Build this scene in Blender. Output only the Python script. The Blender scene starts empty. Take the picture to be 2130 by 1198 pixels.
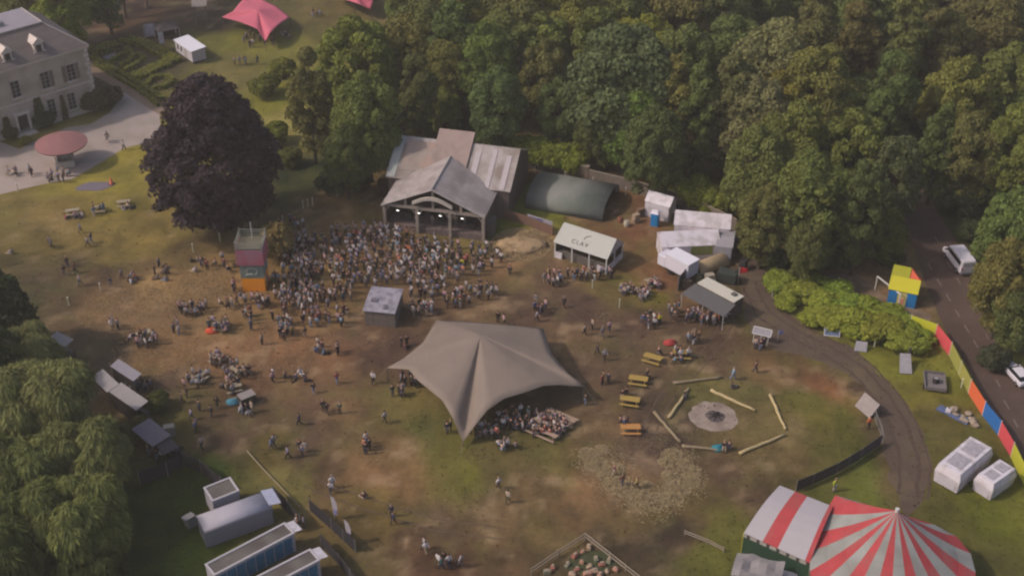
import bpy, math, random
import numpy as np
from mathutils import Vector, Matrix
PI = math.pi
R = math.radians
rnd = random.Random(7)
sc = bpy.context.scene
col = sc.collection
# ------------------------------------------------------------------ camera, sky, sun, exposure
CAM_H = 98.0; PITCH = R(34.4); FPX = 2700.0; PW, PH = 2130.0, 1198.0
cam = bpy.data.cameras.new('camera'); camo = bpy.data.objects.new('camera', cam); col.objects.link(camo)
camo.location = (0, 0, CAM_H); camo.rotation_euler = (PI/2 - PITCH, 0, 0)
cam.sensor_width = 36; cam.lens = 36*FPX/PW; cam.clip_start = 1; cam.clip_end = 6000
sc.camera = camo
SUN_EL, SUN_AZ = R(43), R(10)          # light travels towards +x and a little +y
w = bpy.data.worlds.new('World'); sc.world = w; w.use_nodes = True
nt = w.node_tree; bg = nt.nodes['Background']
sky = nt.nodes.new('ShaderNodeTexSky'); sky.sky_type = 'NISHITA'; sky.sun_disc = False
sky.sun_elevation = SUN_EL
sdir = Vector((math.cos(SUN_AZ)*math.cos(SUN_EL), math.sin(SUN_AZ)*math.cos(SUN_EL), -math.sin(SUN_EL)))
tosun = -sdir
sky.sun_rotation = math.atan2(tosun.x, tosun.y)
sky.dust_density = 3.0; sky.ozone_density = .6
nt.links.new(sky.outputs[0], bg.inputs[0]); bg.inputs[1].default_value = 0.14
sl = bpy.data.lights.new('sun', 'SUN'); sl.energy = 2.2; sl.angle = R(3); sl.color = (1, .9, .82)
so = bpy.data.objects.new('sun', sl); col.objects.link(so); so.location = (-60, 0, 90)
so.rotation_euler = sdir.to_track_quat('-Z', 'Y').to_euler()
sc.view_settings.view_transform = 'Standard'; sc.view_settings.look = 'None'
sc.view_settings.gamma = 1; sc.view_settings.exposure = 0.22
sc.render.engine = 'CYCLES'
sc.cycles.pixel_filter_type = 'BLACKMAN_HARRIS'; sc.cycles.filter_width = 2.3
sc.cycles.max_bounces = 5; sc.cycles.diffuse_bounces = 3; sc.cycles.transparent_max_bounces = 4
# ------------------------------------------------------------------ where a sight line of the survey photo meets the plane z
CT, ST = math.cos(PITCH), math.sin(PITCH)
def G(px, py, z=0.0):
    a = (px-PW/2)/FPX; b = -(py-PH/2)/FPX
    dz = -ST + b*CT; t = (z-CAM_H)/dz
    return Vector((a*t, (CT+b*ST)*t, z))
def PX(x, y, z):
    v = y*CT-(z-CAM_H)*ST; u = y*ST+(z-CAM_H)*CT
    return PW/2+FPX*x/v, PH/2-FPX*u/v
def lin(c): return tuple(((v/255+.055)/1.055)**2.4 if v > 10 else v/255/12.92 for v in c)
class Fr:                                   # a footprint: corner a, side a-b, depth towards c, all at height z
    def __init__(s, a, b, c=None, z=0):
        A, B = G(*a, z), G(*b, z); s.o = Vector((A.x, A.y, 0)); d = B-A
        s.L = math.hypot(d.x, d.y); s.r = math.atan2(d.y, d.x)
        s.W = s.l(c, z)[1] if c else 0
    def l(s, p, z=0):
        q = G(*p, z)-s.o; cr, sr = math.cos(s.r), math.sin(s.r)
        return (q.x*cr+q.y*sr, -q.x*sr+q.y*cr, z)
# ------------------------------------------------------------------ materials
MATS = {}
def M(name, c, rough=.8, var=.14, scale=1.5, bump=0, metal=0, stripes=None, use_obj=False, attr=None, c2=None, scale2=None, raw=False):
    if name in MATS: return MATS[name]
    m = bpy.data.materials.new(name); m.use_nodes = True; MATS[name] = m
    n = m.node_tree.nodes; L = m.node_tree.links; b = n['Principled BSDF']
    b.inputs['Roughness'].default_value = rough; b.inputs['Metallic'].default_value = metal
    b.inputs['Specular IOR Level'].default_value = .25
    tc = n.new('ShaderNodeTexCoord'); no = n.new('ShaderNodeTexNoise')
    no.inputs['Scale'].default_value = scale; no.inputs['Detail'].default_value = 6; no.inputs['Roughness'].default_value = .65
    L.new(tc.outputs['Object'], no.inputs['Vector'])
    base = c if raw else lin(c)
    mr = n.new('ShaderNodeMapRange'); mr.inputs[1].default_value = .3; mr.inputs[2].default_value = .7
    mr.inputs[3].default_value = 1-var; mr.inputs[4].default_value = 1+var
    L.new(no.outputs['Fac'], mr.inputs[0])
    vm = n.new('ShaderNodeVectorMath'); vm.operation = 'SCALE'; L.new(mr.outputs[0], vm.inputs['Scale'])
    vm.inputs[0].default_value = base
    if attr:
        at = n.new('ShaderNodeAttribute'); at.attribute_name = attr; L.new(at.outputs['Color'], vm.inputs[0])
    if use_obj:
        oi = n.new('ShaderNodeObjectInfo'); L.new(oi.outputs['Color'], vm.inputs[0])
    src = vm.outputs[0]
    if c2:
        n2 = n.new('ShaderNodeTexNoise'); n2.inputs['Scale'].default_value = scale2 or scale*.4; n2.inputs['Detail'].default_value = 4
        L.new(tc.outputs['Object'], n2.inputs['Vector'])
        m2 = n.new('ShaderNodeMapRange'); m2.inputs[1].default_value = .45; m2.inputs[2].default_value = .62; L.new(n2.outputs['Fac'], m2.inputs[0])
        mx = n.new('ShaderNodeMix'); mx.data_type = 'RGBA'; L.new(m2.outputs[0], mx.inputs[0]); L.new(src, mx.inputs[6]); mx.inputs[7].default_value = (*lin(c2), 1)
        src = mx.outputs[2]
    if stripes:
        axis, per, dark = stripes
        sx = n.new('ShaderNodeSeparateXYZ'); L.new(tc.outputs['Object'], sx.inputs[0])
        mu = n.new('ShaderNodeMath'); mu.operation = 'MULTIPLY'; mu.inputs[1].default_value = 1/per; L.new(sx.outputs['XYZ'.index(axis)], mu.inputs[0])
        fr = n.new('ShaderNodeMath'); fr.operation = 'FRACT'; L.new(mu.outputs[0], fr.inputs[0])
        fl = n.new('ShaderNodeMath'); fl.operation = 'FLOOR'; L.new(mu.outputs[0], fl.inputs[0])
        wn = n.new('ShaderNodeTexWhiteNoise'); wn.noise_dimensions = '1D'; L.new(fl.outputs[0], wn.inputs['W'])
        gt = n.new('ShaderNodeMath'); gt.operation = 'LESS_THAN'; gt.inputs[1].default_value = .08; L.new(fr.outputs[0], gt.inputs[0])
        m3 = n.new('ShaderNodeMapRange'); m3.inputs[3].default_value = 1-dark; m3.inputs[4].default_value = 1+dark*.6; L.new(wn.outputs['Value'], m3.inputs[0])
        m4 = n.new('ShaderNodeMath'); m4.operation = 'MULTIPLY_ADD'; m4.inputs[1].default_value = -dark*1.2; L.new(gt.outputs[0], m4.inputs[0]); L.new(m3.outputs[0], m4.inputs[2])
        v2 = n.new('ShaderNodeVectorMath'); v2.operation = 'SCALE'; L.new(src, v2.inputs[0]); L.new(m4.outputs[0], v2.inputs['Scale']); src = v2.outputs[0]
    L.new(src, b.inputs['Base Color'])
    if bump:
        bn = n.new('ShaderNodeBump'); bn.inputs['Strength'].default_value = bump; bn.inputs['Distance'].default_value = .1
        L.new(no.outputs['Fac'], bn.inputs['Height']); L.new(bn.outputs[0], b.inputs['Normal'])
    return m
def leafmat(name):
    m = bpy.data.materials.new(name); m.use_nodes = True; n = m.node_tree.nodes; L = m.node_tree.links
    b = n['Principled BSDF']; b.inputs['Roughness'].default_value = .7; b.inputs['Specular IOR Level'].default_value = .2
    oi = n.new('ShaderNodeObjectInfo'); at = n.new('ShaderNodeAttribute'); at.attribute_name = 'tint'
    v = n.new('ShaderNodeVectorMath'); v.operation = 'MULTIPLY'; L.new(oi.outputs['Color'], v.inputs[0]); L.new(at.outputs['Color'], v.inputs[1])
    L.new(v.outputs[0], b.inputs['Base Color'])
    tr = n.new('ShaderNodeBsdfTranslucent'); L.new(v.outputs[0], tr.inputs[0])
    mx = n.new('ShaderNodeMixShader'); mx.inputs[0].default_value = .3
    L.new(b.outputs[0], mx.inputs[1]); L.new(tr.outputs[0], mx.inputs[2]); L.new(mx.outputs[0], n['Material Output'].inputs[0])
    return m
LEAF = leafmat('foliage')
BARK = M('bark', (70, 60, 50), scale=3, bump=.4)
CLOTH = M('clothing', (0, 0, 0), use_obj=True, var=.12, scale=6)
SKIN = M('skin', (176, 130, 106), var=.05, rough=.6)
SHOE = M('shoe_leather', (40, 34, 32)); EYE = M('eye', (20, 16, 14)); HAIR = M('hair', (0, 0, 0), use_obj=True, var=.15, scale=8)
# ------------------------------------------------------------------ mesh building
class MB:
    def __init__(s): s.v = []; s.f = []; s.mi = []; s.k = 0
    def add(s, vs, fs):
        o = len(s.v); s.v += [tuple(p) for p in vs]
        for f in fs: s.f.append([i+o for i in f]); s.mi.append(s.k)
        return s
    def box(s, x0, y0, z0, x1, y1, z1):
        x0, x1 = sorted((x0, x1)); y0, y1 = sorted((y0, y1)); z0, z1 = sorted((z0, z1))
        return s.add([(x0,y0,z0),(x1,y0,z0),(x1,y1,z0),(x0,y1,z0),(x0,y0,z1),(x1,y0,z1),(x1,y1,z1),(x0,y1,z1)],
                     [(0,3,2,1),(4,5,6,7),(0,1,5,4),(1,2,6,5),(2,3,7,6),(3,0,4,7)])
    def slab(s, pts, t=.06, up=True):      # a thick sheet from a polygon of 3-D points (grown downwards)
        n = len(pts); P = [Vector(p) for p in pts]
        nn = (P[1]-P[0]).cross(P[2]-P[0]).normalized()
        if nn.z < 0: nn = -nn; P.reverse()
        lo = [p-nn*t for p in P]
        return s.add(P+lo, [tuple(range(n)), tuple(range(2*n-1, n-1, -1))]+[(i, i+n, (i+1) % n+n, (i+1) % n) for i in range(n)])
    def prism(s, pts, z0, z1):
        n = len(pts); a = sum(pts[i][0]*pts[(i+1) % n][1]-pts[(i+1) % n][0]*pts[i][1] for i in range(n))
        if a < 0: pts = pts[::-1]
        return s.add([(p[0], p[1], z0) for p in pts]+[(p[0], p[1], z1) for p in pts],
                     [tuple(range(n-1, -1, -1)), tuple(range(n, 2*n))]+[(i, (i+1) % n, (i+1) % n+n, i+n) for i in range(n)])
    def beam(s, p, q, r=.05, n=6, r2=None):
        p, q = Vector(p), Vector(q); d = (q-p).normalized(); r2 = r if r2 is None else r2
        a = d.orthogonal().normalized(); b = d.cross(a)
        ring = lambda c, rr: [c+(a*math.cos(2*PI*i/n+PI/4)+b*math.sin(2*PI*i/n+PI/4))*rr for i in range(n)]
        return s.add(ring(p, r)+ring(q, r2), [tuple(range(n-1, -1, -1)), tuple(range(n, 2*n))]+[(i, (i+1) % n, (i+1) % n+n, i+n) for i in range(n)])
    def cyl(s, x, y, z0, z1, r, r2=None, n=12): return s.beam((x, y, z0), (x, y, z1), r, n, r2)
    def loft(s, rings, close=True, caps=True):
        n = len(rings[0]); vs = [p for r in rings for p in r]; fs = []
        for k in range(len(rings)-1):
            for i in range(n if close else n-1):
                j = (i+1) % n; fs.append((k*n+i, k*n+j, (k+1)*n+j, (k+1)*n+i))
        if caps and close: fs += [tuple(range(n-1, -1, -1)), tuple(range((len(rings)-1)*n, len(rings)*n))]
        return s.add(vs, fs)
    def blob(s, c, r, seed=0, rough=.15, n=10, m=7, half=False):
        rr = random.Random(seed); rings = []
        for j in range(m+1):
            th = (PI/2 if half else PI)*j/m; ring = []
            for i in range(n):
                k = 1+rr.uniform(-rough, rough)
                ring.append((c[0]+r[0]*k*math.sin(th)*math.cos(2*PI*i/n), c[1]+r[1]*k*math.sin(th)*math.sin(2*PI*i/n), c[2]+r[2]*k*math.cos(th)))
            rings.append(ring)
        return s.loft(rings[::-1], caps=True)
    def build(s, name, mat, parent=None, smooth=False, mats=None, bevel=0):
        me = bpy.data.meshes.new(name); me.from_pydata(s.v, [], s.f); me.validate()
        for m in (mats or [mat]): me.materials.append(m)
        if mats and len(me.polygons) == len(s.mi): me.polygons.foreach_set('material_index', s.mi)
        if smooth: me.polygons.foreach_set('use_smooth', [True]*len(me.polygons))
        me.update(); o = bpy.data.objects.new(name, me); col.objects.link(o)
        if parent: o.parent = parent
        if bevel:
            bv = o.modifiers.new('bevel', 'BEVEL'); bv.width = bevel; bv.segments = 2; bv.limit_method = 'ANGLE'
        return o
def tag(o, label, cat, group=None, kind=None):
    if label: o['label'] = label
    if cat: o['category'] = cat
    if group: o['group'] = group
    if kind: o['kind'] = kind
    return o
def thing(name, label, cat, loc=(0, 0, 0), rotz=0, group=None):
    o = bpy.data.objects.new(name, None); o.empty_display_size = .3; col.objects.link(o)
    o.location = (loc[0], loc[1], loc[2] if len(loc) > 2 else 0); o.rotation_euler = (0, 0, rotz)
    return tag(o, label, cat, group)
def copy_tree(o, parent=None, link_props=True):
    c = o.copy(); col.objects.link(c); c.parent = parent
    for ch in list(KIDS.get(o.name, o.children)): copy_tree(ch, c)
    return c
KIDS = {}
def solid(o, t=.04):
    m = o.modifiers.new('thick', 'SOLIDIFY'); m.thickness = t; m.offset = -1; return o
# ------------------------------------------------------------------ ground colours (grass, mud, straw by place, some with tree shade painted in)
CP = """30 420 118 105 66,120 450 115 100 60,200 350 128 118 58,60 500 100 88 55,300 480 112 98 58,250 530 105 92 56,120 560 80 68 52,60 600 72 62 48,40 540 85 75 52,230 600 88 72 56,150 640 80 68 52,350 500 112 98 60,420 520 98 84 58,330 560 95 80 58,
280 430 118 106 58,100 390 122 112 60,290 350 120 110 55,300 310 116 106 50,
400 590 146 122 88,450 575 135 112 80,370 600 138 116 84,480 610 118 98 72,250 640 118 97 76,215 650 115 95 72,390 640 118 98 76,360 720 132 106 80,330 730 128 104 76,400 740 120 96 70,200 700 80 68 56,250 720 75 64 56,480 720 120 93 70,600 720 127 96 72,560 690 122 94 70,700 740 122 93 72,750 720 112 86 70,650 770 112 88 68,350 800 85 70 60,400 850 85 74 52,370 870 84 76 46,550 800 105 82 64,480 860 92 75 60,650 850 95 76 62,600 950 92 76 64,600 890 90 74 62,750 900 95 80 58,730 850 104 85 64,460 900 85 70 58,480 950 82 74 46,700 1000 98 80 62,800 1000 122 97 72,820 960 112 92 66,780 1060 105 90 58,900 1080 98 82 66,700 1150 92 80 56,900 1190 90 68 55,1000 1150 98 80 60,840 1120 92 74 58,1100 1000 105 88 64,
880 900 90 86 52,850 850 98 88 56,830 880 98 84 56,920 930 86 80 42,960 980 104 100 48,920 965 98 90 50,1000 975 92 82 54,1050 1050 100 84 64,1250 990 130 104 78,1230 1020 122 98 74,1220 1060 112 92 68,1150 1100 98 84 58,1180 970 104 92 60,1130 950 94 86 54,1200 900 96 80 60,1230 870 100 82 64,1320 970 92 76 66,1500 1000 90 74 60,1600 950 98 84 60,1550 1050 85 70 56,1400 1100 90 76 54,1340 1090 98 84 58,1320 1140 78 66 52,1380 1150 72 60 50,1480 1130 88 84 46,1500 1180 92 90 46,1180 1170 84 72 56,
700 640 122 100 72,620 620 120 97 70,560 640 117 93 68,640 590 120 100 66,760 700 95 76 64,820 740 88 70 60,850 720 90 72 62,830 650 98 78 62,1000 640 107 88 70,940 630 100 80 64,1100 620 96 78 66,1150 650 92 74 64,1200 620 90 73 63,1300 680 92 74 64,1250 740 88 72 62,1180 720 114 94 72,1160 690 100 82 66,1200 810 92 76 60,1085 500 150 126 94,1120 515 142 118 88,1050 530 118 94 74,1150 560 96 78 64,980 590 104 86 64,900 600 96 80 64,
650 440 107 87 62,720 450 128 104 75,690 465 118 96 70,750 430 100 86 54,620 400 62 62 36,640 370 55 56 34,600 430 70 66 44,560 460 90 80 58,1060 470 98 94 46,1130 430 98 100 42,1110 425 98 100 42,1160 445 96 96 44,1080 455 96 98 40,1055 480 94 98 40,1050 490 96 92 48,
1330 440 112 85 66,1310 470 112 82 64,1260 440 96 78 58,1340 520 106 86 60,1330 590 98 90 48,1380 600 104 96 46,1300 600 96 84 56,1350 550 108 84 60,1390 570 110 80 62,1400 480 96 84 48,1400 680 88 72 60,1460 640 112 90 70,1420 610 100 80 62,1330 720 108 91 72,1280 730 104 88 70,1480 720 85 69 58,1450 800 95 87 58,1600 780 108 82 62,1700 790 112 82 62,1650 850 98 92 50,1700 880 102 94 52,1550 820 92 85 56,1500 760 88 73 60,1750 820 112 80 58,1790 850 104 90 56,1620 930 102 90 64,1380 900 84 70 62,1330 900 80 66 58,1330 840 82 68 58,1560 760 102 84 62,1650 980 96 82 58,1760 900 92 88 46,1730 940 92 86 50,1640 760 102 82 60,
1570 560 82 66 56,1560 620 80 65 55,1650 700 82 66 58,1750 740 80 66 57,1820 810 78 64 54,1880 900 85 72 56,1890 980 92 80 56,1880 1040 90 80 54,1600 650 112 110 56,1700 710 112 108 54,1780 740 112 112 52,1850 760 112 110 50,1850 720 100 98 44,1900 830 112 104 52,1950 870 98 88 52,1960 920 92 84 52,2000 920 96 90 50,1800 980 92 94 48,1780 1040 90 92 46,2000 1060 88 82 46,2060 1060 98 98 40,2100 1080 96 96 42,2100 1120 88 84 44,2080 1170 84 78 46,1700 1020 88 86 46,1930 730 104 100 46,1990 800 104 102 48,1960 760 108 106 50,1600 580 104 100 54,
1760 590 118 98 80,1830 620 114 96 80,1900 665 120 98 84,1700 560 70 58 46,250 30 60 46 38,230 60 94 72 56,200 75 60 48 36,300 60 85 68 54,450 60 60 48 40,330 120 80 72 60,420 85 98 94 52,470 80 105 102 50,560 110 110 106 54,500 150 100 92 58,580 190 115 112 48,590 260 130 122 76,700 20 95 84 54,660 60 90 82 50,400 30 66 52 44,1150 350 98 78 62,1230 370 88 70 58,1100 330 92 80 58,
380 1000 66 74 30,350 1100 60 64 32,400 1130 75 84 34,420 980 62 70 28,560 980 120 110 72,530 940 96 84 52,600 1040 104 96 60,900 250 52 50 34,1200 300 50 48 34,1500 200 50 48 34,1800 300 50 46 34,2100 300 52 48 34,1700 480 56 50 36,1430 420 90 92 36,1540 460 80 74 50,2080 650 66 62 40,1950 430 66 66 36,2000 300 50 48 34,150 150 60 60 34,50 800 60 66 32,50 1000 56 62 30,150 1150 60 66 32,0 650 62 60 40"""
cps = [tuple(map(float, t.split())) for t in CP.replace('\n', '').split(',') if t.strip()]
cw = np.array([[*G(c[0], c[1])[:2]] for c in cps]); cc = np.array([lin(c[2:]) for c in cps])
_g = np.random.RandomState(5)
def vnoise(x, y, s, seed=0):              # smooth value noise on arrays
    t = np.random.RandomState(seed).rand(256, 256); X, Y = x/s+500, y/s+500
    xi, yi = np.floor(X).astype(int), np.floor(Y).astype(int); fx, fy = X-xi, Y-yi
    fx = fx*fx*(3-2*fx); fy = fy*fy*(3-2*fy); a = lambda i, j: t[(xi+i) % 256, (yi+j) % 256]
    return (a(0,0)*(1-fx)+a(1,0)*fx)*(1-fy)+(a(0,1)*(1-fx)+a(1,1)*fx)*fy
def fbm(x, y, s, seed=0, o=4): return sum(vnoise(x, y, s/2**k, seed+k)*.5**k for k in range(o))/sum(.5**k for k in range(o))
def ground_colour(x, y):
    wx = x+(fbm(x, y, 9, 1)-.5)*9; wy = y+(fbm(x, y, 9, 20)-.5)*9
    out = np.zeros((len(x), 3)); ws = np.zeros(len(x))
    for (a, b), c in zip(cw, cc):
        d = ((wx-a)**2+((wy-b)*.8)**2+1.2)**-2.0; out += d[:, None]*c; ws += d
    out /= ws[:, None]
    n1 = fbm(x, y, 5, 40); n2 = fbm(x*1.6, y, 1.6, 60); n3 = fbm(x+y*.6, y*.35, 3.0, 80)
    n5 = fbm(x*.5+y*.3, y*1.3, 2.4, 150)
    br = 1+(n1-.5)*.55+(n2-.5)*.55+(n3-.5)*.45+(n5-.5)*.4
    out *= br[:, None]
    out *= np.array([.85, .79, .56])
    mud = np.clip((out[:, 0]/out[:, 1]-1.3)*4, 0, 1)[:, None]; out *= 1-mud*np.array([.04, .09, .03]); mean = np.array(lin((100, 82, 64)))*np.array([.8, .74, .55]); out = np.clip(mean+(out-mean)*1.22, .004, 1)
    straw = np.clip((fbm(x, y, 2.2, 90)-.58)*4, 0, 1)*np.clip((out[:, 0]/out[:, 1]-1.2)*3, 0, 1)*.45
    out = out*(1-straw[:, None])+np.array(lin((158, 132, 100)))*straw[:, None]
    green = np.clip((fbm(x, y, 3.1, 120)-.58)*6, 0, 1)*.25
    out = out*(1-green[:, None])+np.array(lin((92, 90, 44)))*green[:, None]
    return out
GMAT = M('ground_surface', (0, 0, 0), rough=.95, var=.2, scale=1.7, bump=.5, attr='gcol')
def set_gcol(me):
    n = len(me.vertices); co = np.zeros(n*3); me.vertices.foreach_get('co', co); co = co.reshape(-1, 3)
    cl = np.ones((n, 4)); cl[:, :3] = ground_colour(np.clip(co[:, 0], -130, 130), np.clip(co[:, 1], 60, 330))
    at = me.color_attributes.new('gcol', 'FLOAT_COLOR', 'POINT'); at.data.foreach_set('color', cl.ravel())
xs = np.concatenate([[-900, -500, -250], np.arange(-120, -62, 1.5), np.arange(-62, 62, .5), np.arange(62, 121, 1.5), [250, 500, 900]])
ys = np.concatenate([[-300, 0, 40, 70], np.arange(84, 190, .5), np.arange(190, 300, 1.5), [340, 450, 700, 1000]])
X, Y = np.meshgrid(xs, ys); nx, ny = len(xs), len(ys)
V = np.stack([X.ravel(), Y.ravel(), np.zeros(nx*ny)], 1)
I = np.arange((ny-1)*(nx-1)); r_ = I//(nx-1); c_ = I % (nx-1); a_ = r_*nx+c_
me = bpy.data.meshes.new('ground'); me.from_pydata(V.tolist(), [], np.stack([a_, a_+1, a_+nx+1, a_+nx], 1).tolist())
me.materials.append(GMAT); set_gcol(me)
g = bpy.data.objects.new('ground', me); col.objects.link(g); tag(g, 'trampled grass, mud and straw of the festival field', None, kind='structure')
def sheet(name, pts, mat, z, label, ragged=.0, colored=False, step=1.0):
    """a flat sheet laid on the ground, outline given on the ground and roughened"""
    P = [Vector(p) for p in pts]; out = []
    for i, p in enumerate(P):
        q = P[(i+1) % len(P)]; d = (q-p).length; k = max(1, int(d/step))
        for j in range(k):
            t = p.lerp(q, j/k); nrm = Vector(((q-p).y, -(q-p).x, 0)).normalized() if d else Vector()
            a = float(fbm(np.array([t.x]), np.array([t.y]), 2.0, 7)[0]-.5)*2*ragged
            out.append((t.x+nrm.x*a, t.y+nrm.y*a, z))
    me = bpy.data.meshes.new(name); me.from_pydata(out, [], [tuple(range(len(out)))])
    me.materials.append(mat); o = bpy.data.objects.new(name, me); col.objects.link(o)
    if me.polygons[0].normal.z < 0: me.flip_normals()
    if colored: set_gcol(me)
    return tag(o, label, None, kind='structure')
gp = lambda s: [G(*map(float, t.split())) for t in s.split(',')]
ASPH = M('asphalt', (76, 59, 52), rough=.9, var=.16, scale=.8, c2=(88, 70, 62), scale2=.12)
sheet('public_road', gp('1790 250,1830 350,1870 430,1890 480,1905 530,1925 590,1950 650,1968 690,1996 735,2030 795,2058 850,2100 930,2160 1020,2400 1300,2600 1200,2300 950,2200 880,2122 795,2084 730,2055 655,2028 580,1988 500,1955 450,1905 345,1870 250'), ASPH, .012, 'dark tarmac road with worn dashed white markings')
GRAV = M('pale_gravel', (152, 136, 128), var=.1, scale=3, c2=(140, 126, 116), scale2=.25)
sheet('gravel_forecourt', gp('-160 430,-60 300,0 295,40 310,90 285,140 265,190 258,228 235,260 190,330 215,334 250,328 292,260 308,215 335,150 372,80 385,0 405,-60 430'), GRAV, .008, 'pale gravel forecourt before the mansion', ragged=.25)
sheet('garden_path', gp('170 125,190 125,250 165,345 225,332 240,262 195,220 170,175 150'), M('path_gravel', (122, 102, 86), scale=2), .012, 'brown path beside the hedge garden', ragged=.15)
sheet('sandy_path', gp('1690 550,1740 548,1800 585,1850 620,1890 640,1938 655,1935 668,1888 672,1860 652,1800 628,1740 600'), M('sandy_earth', (120, 101, 84), scale=1.2, c2=(96, 80, 64)), .012, 'bare sandy path behind the shrub bank', ragged=.5)
sheet('dirt_track', gp('1525 520,1570 525,1600 575,1612 615,1640 655,1700 693,1775 728,1835 785,1885 845,1925 905,1938 960,1932 1010,1912 1055,1885 1075,1862 1050,1856 1000,1852 960,1838 890,1800 815,1745 768,1660 738,1600 722,1560 690,1548 640,1540 580'), M('track_mud', (82, 67, 57), rough=.9, var=.14, scale=.7, c2=(92, 77, 60), scale2=.15), .006, 'brown vehicle track curving across the site', ragged=1.0)
dm = M('road_paint', (118, 104, 96), var=.25, scale=4)
def dash(name, plist, ln, wd, label):
    mb = MB()
    for (a, b) in plist:
        p, q = G(*a), G(*b); d = (q-p).normalized(); n = Vector((-d.y, d.x, 0))*wd/2
        mb.add([p-n, q-n, q+n, p+n], [(0, 1, 2, 3)])
    for i, v in enumerate(mb.v): mb.v[i] = (v[0], v[1], .02)
    o = mb.build(name, dm); return tag(o, label, None, kind='structure')
dash('road_centre_line', [((1930+t*19, 548+t*32), (1939+t*19, 563+t*32)) for t in range(0, 6)]+[((2050, 748), (2058, 762)), ((2072, 790), (2080, 804)), ((2088, 832), (2099, 851)), ((2108, 872), (2117, 888))], 1, .16, 'dashed white centre line on the road')
dash('road_edge_line', [((1944, 492), (1952, 505)), ((1971, 545), (1978, 558)), ((1990, 578), (1998, 592)), ((2022, 637), (2031, 653)), ((2050, 693), (2056, 706))], 1, .14, 'worn white edge marks on the road')

rut2 = M('field_rut', (84, 67, 54), rough=.9, var=.2, scale=1.5)
rut = M('wet_rut', (75, 60, 51), rough=.9, var=.2, scale=1.5)
def ribbon(name, pts, off, wd, mat, z, label):
    P = [G(*p) for p in pts]; Q = []
    for i in range(len(P)-1):
        for k in range(8): Q.append(P[i].lerp(P[i+1], k/8))
    Q.append(P[-1]); L_, R_ = [], []
    for i, q in enumerate(Q):
        d = (Q[min(i+1, len(Q)-1)]-Q[max(i-1, 0)]).normalized(); n = Vector((-d.y, d.x, 0)); j = float(fbm(np.array([q.x]), np.array([q.y]), 1.5, 9+int(off*10))[0]-.5)
        c = q+n*(off+j*.5); w_ = wd*(.6+abs(j)*1.6); L_.append((*(c-n*w_/2)[:2], z)); R_.append((*(c+n*w_/2)[:2], z))
    m = len(Q); me = bpy.data.meshes.new(name); me.from_pydata(L_+R_, [], [(i, i+1, m+i+1, m+i) for i in range(m-1)]); me.materials.append(mat); o = bpy.data.objects.new(name, me); col.objects.link(o)
    if me.polygons[0].normal.z < 0: me.flip_normals()
    tag(o, label, None, kind='structure')
TC = [(1556, 590), (1585, 650), (1640, 690), (1720, 728), (1785, 770), (1835, 825), (1872, 890), (1892, 960), (1888, 1030)]
for of_, wd_, lb_ in ((-.95, .5, 'dark wheel rut along the inner side of the track'), (.95, .5, 'dark wheel rut along the outer side of the track'), (2.2, .35, 'faint wheel rut at the verge of the track')): ribbon('wheel_rut', TC, of_, wd_, rut, .016, lb_)
for k, pts in enumerate([[(1120, 600), (1200, 650), (1290, 700), (1340, 720)], [(1540, 590), (1500, 700), (1440, 770), (1380, 830), (1330, 940)], [(640, 1000), (740, 1040), (900, 1090), (1050, 1110)]]):
    for of_ in (-.8, .8): ribbon('wheel_rut', pts, of_, .22, rut2, .014+.002*k, 'faint wheel rut pressed into the field')
# ------------------------------------------------------------------ trees
def leaf_mesh(name, P, N, S, tint, ext=None, seed=0):
    """one quad per leaf clump: centres P, normals N, sizes S, tint (n,3)"""
    g = np.random.RandomState(seed); n = len(P)
    N = N/np.linalg.norm(N, axis=1)[:, None]
    a = np.cross(N, g.randn(n, 3)) if ext is None else ext-N*np.sum(ext*N, 1)[:, None]
    a /= np.linalg.norm(a, axis=1)[:, None]+1e-9; b = np.cross(N, a)
    la, lb = S[:, 0:1], S[:, 1:2]
    jit = lambda: 1+.35*(g.rand(n, 1)-.5)
    q = np.stack([P-a*la*jit(), P-b*lb*jit(), P+a*la*jit(), P+b*lb*jit()], 1).reshape(-1, 3)
    me = bpy.data.meshes.new(name); me.vertices.add(4*n); me.vertices.foreach_set('co', q.ravel())
    me.loops.add(4*n); me.loops.foreach_set('vertex_index', np.arange(4*n)); me.polygons.add(n)
    me.polygons.foreach_set('loop_start', np.arange(n)*4); me.polygons.foreach_set('loop_total', np.full(n, 4))
    me.update(calc_edges=True); me.materials.append(LEAF)
    at = me.color_attributes.new('tint', 'FLOAT_COLOR', 'POINT'); c = np.ones((4*n, 4)); c[:, :3] = np.repeat(tint, 4, 0)
    at.data.foreach_set('color', c.ravel()); return me
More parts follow.
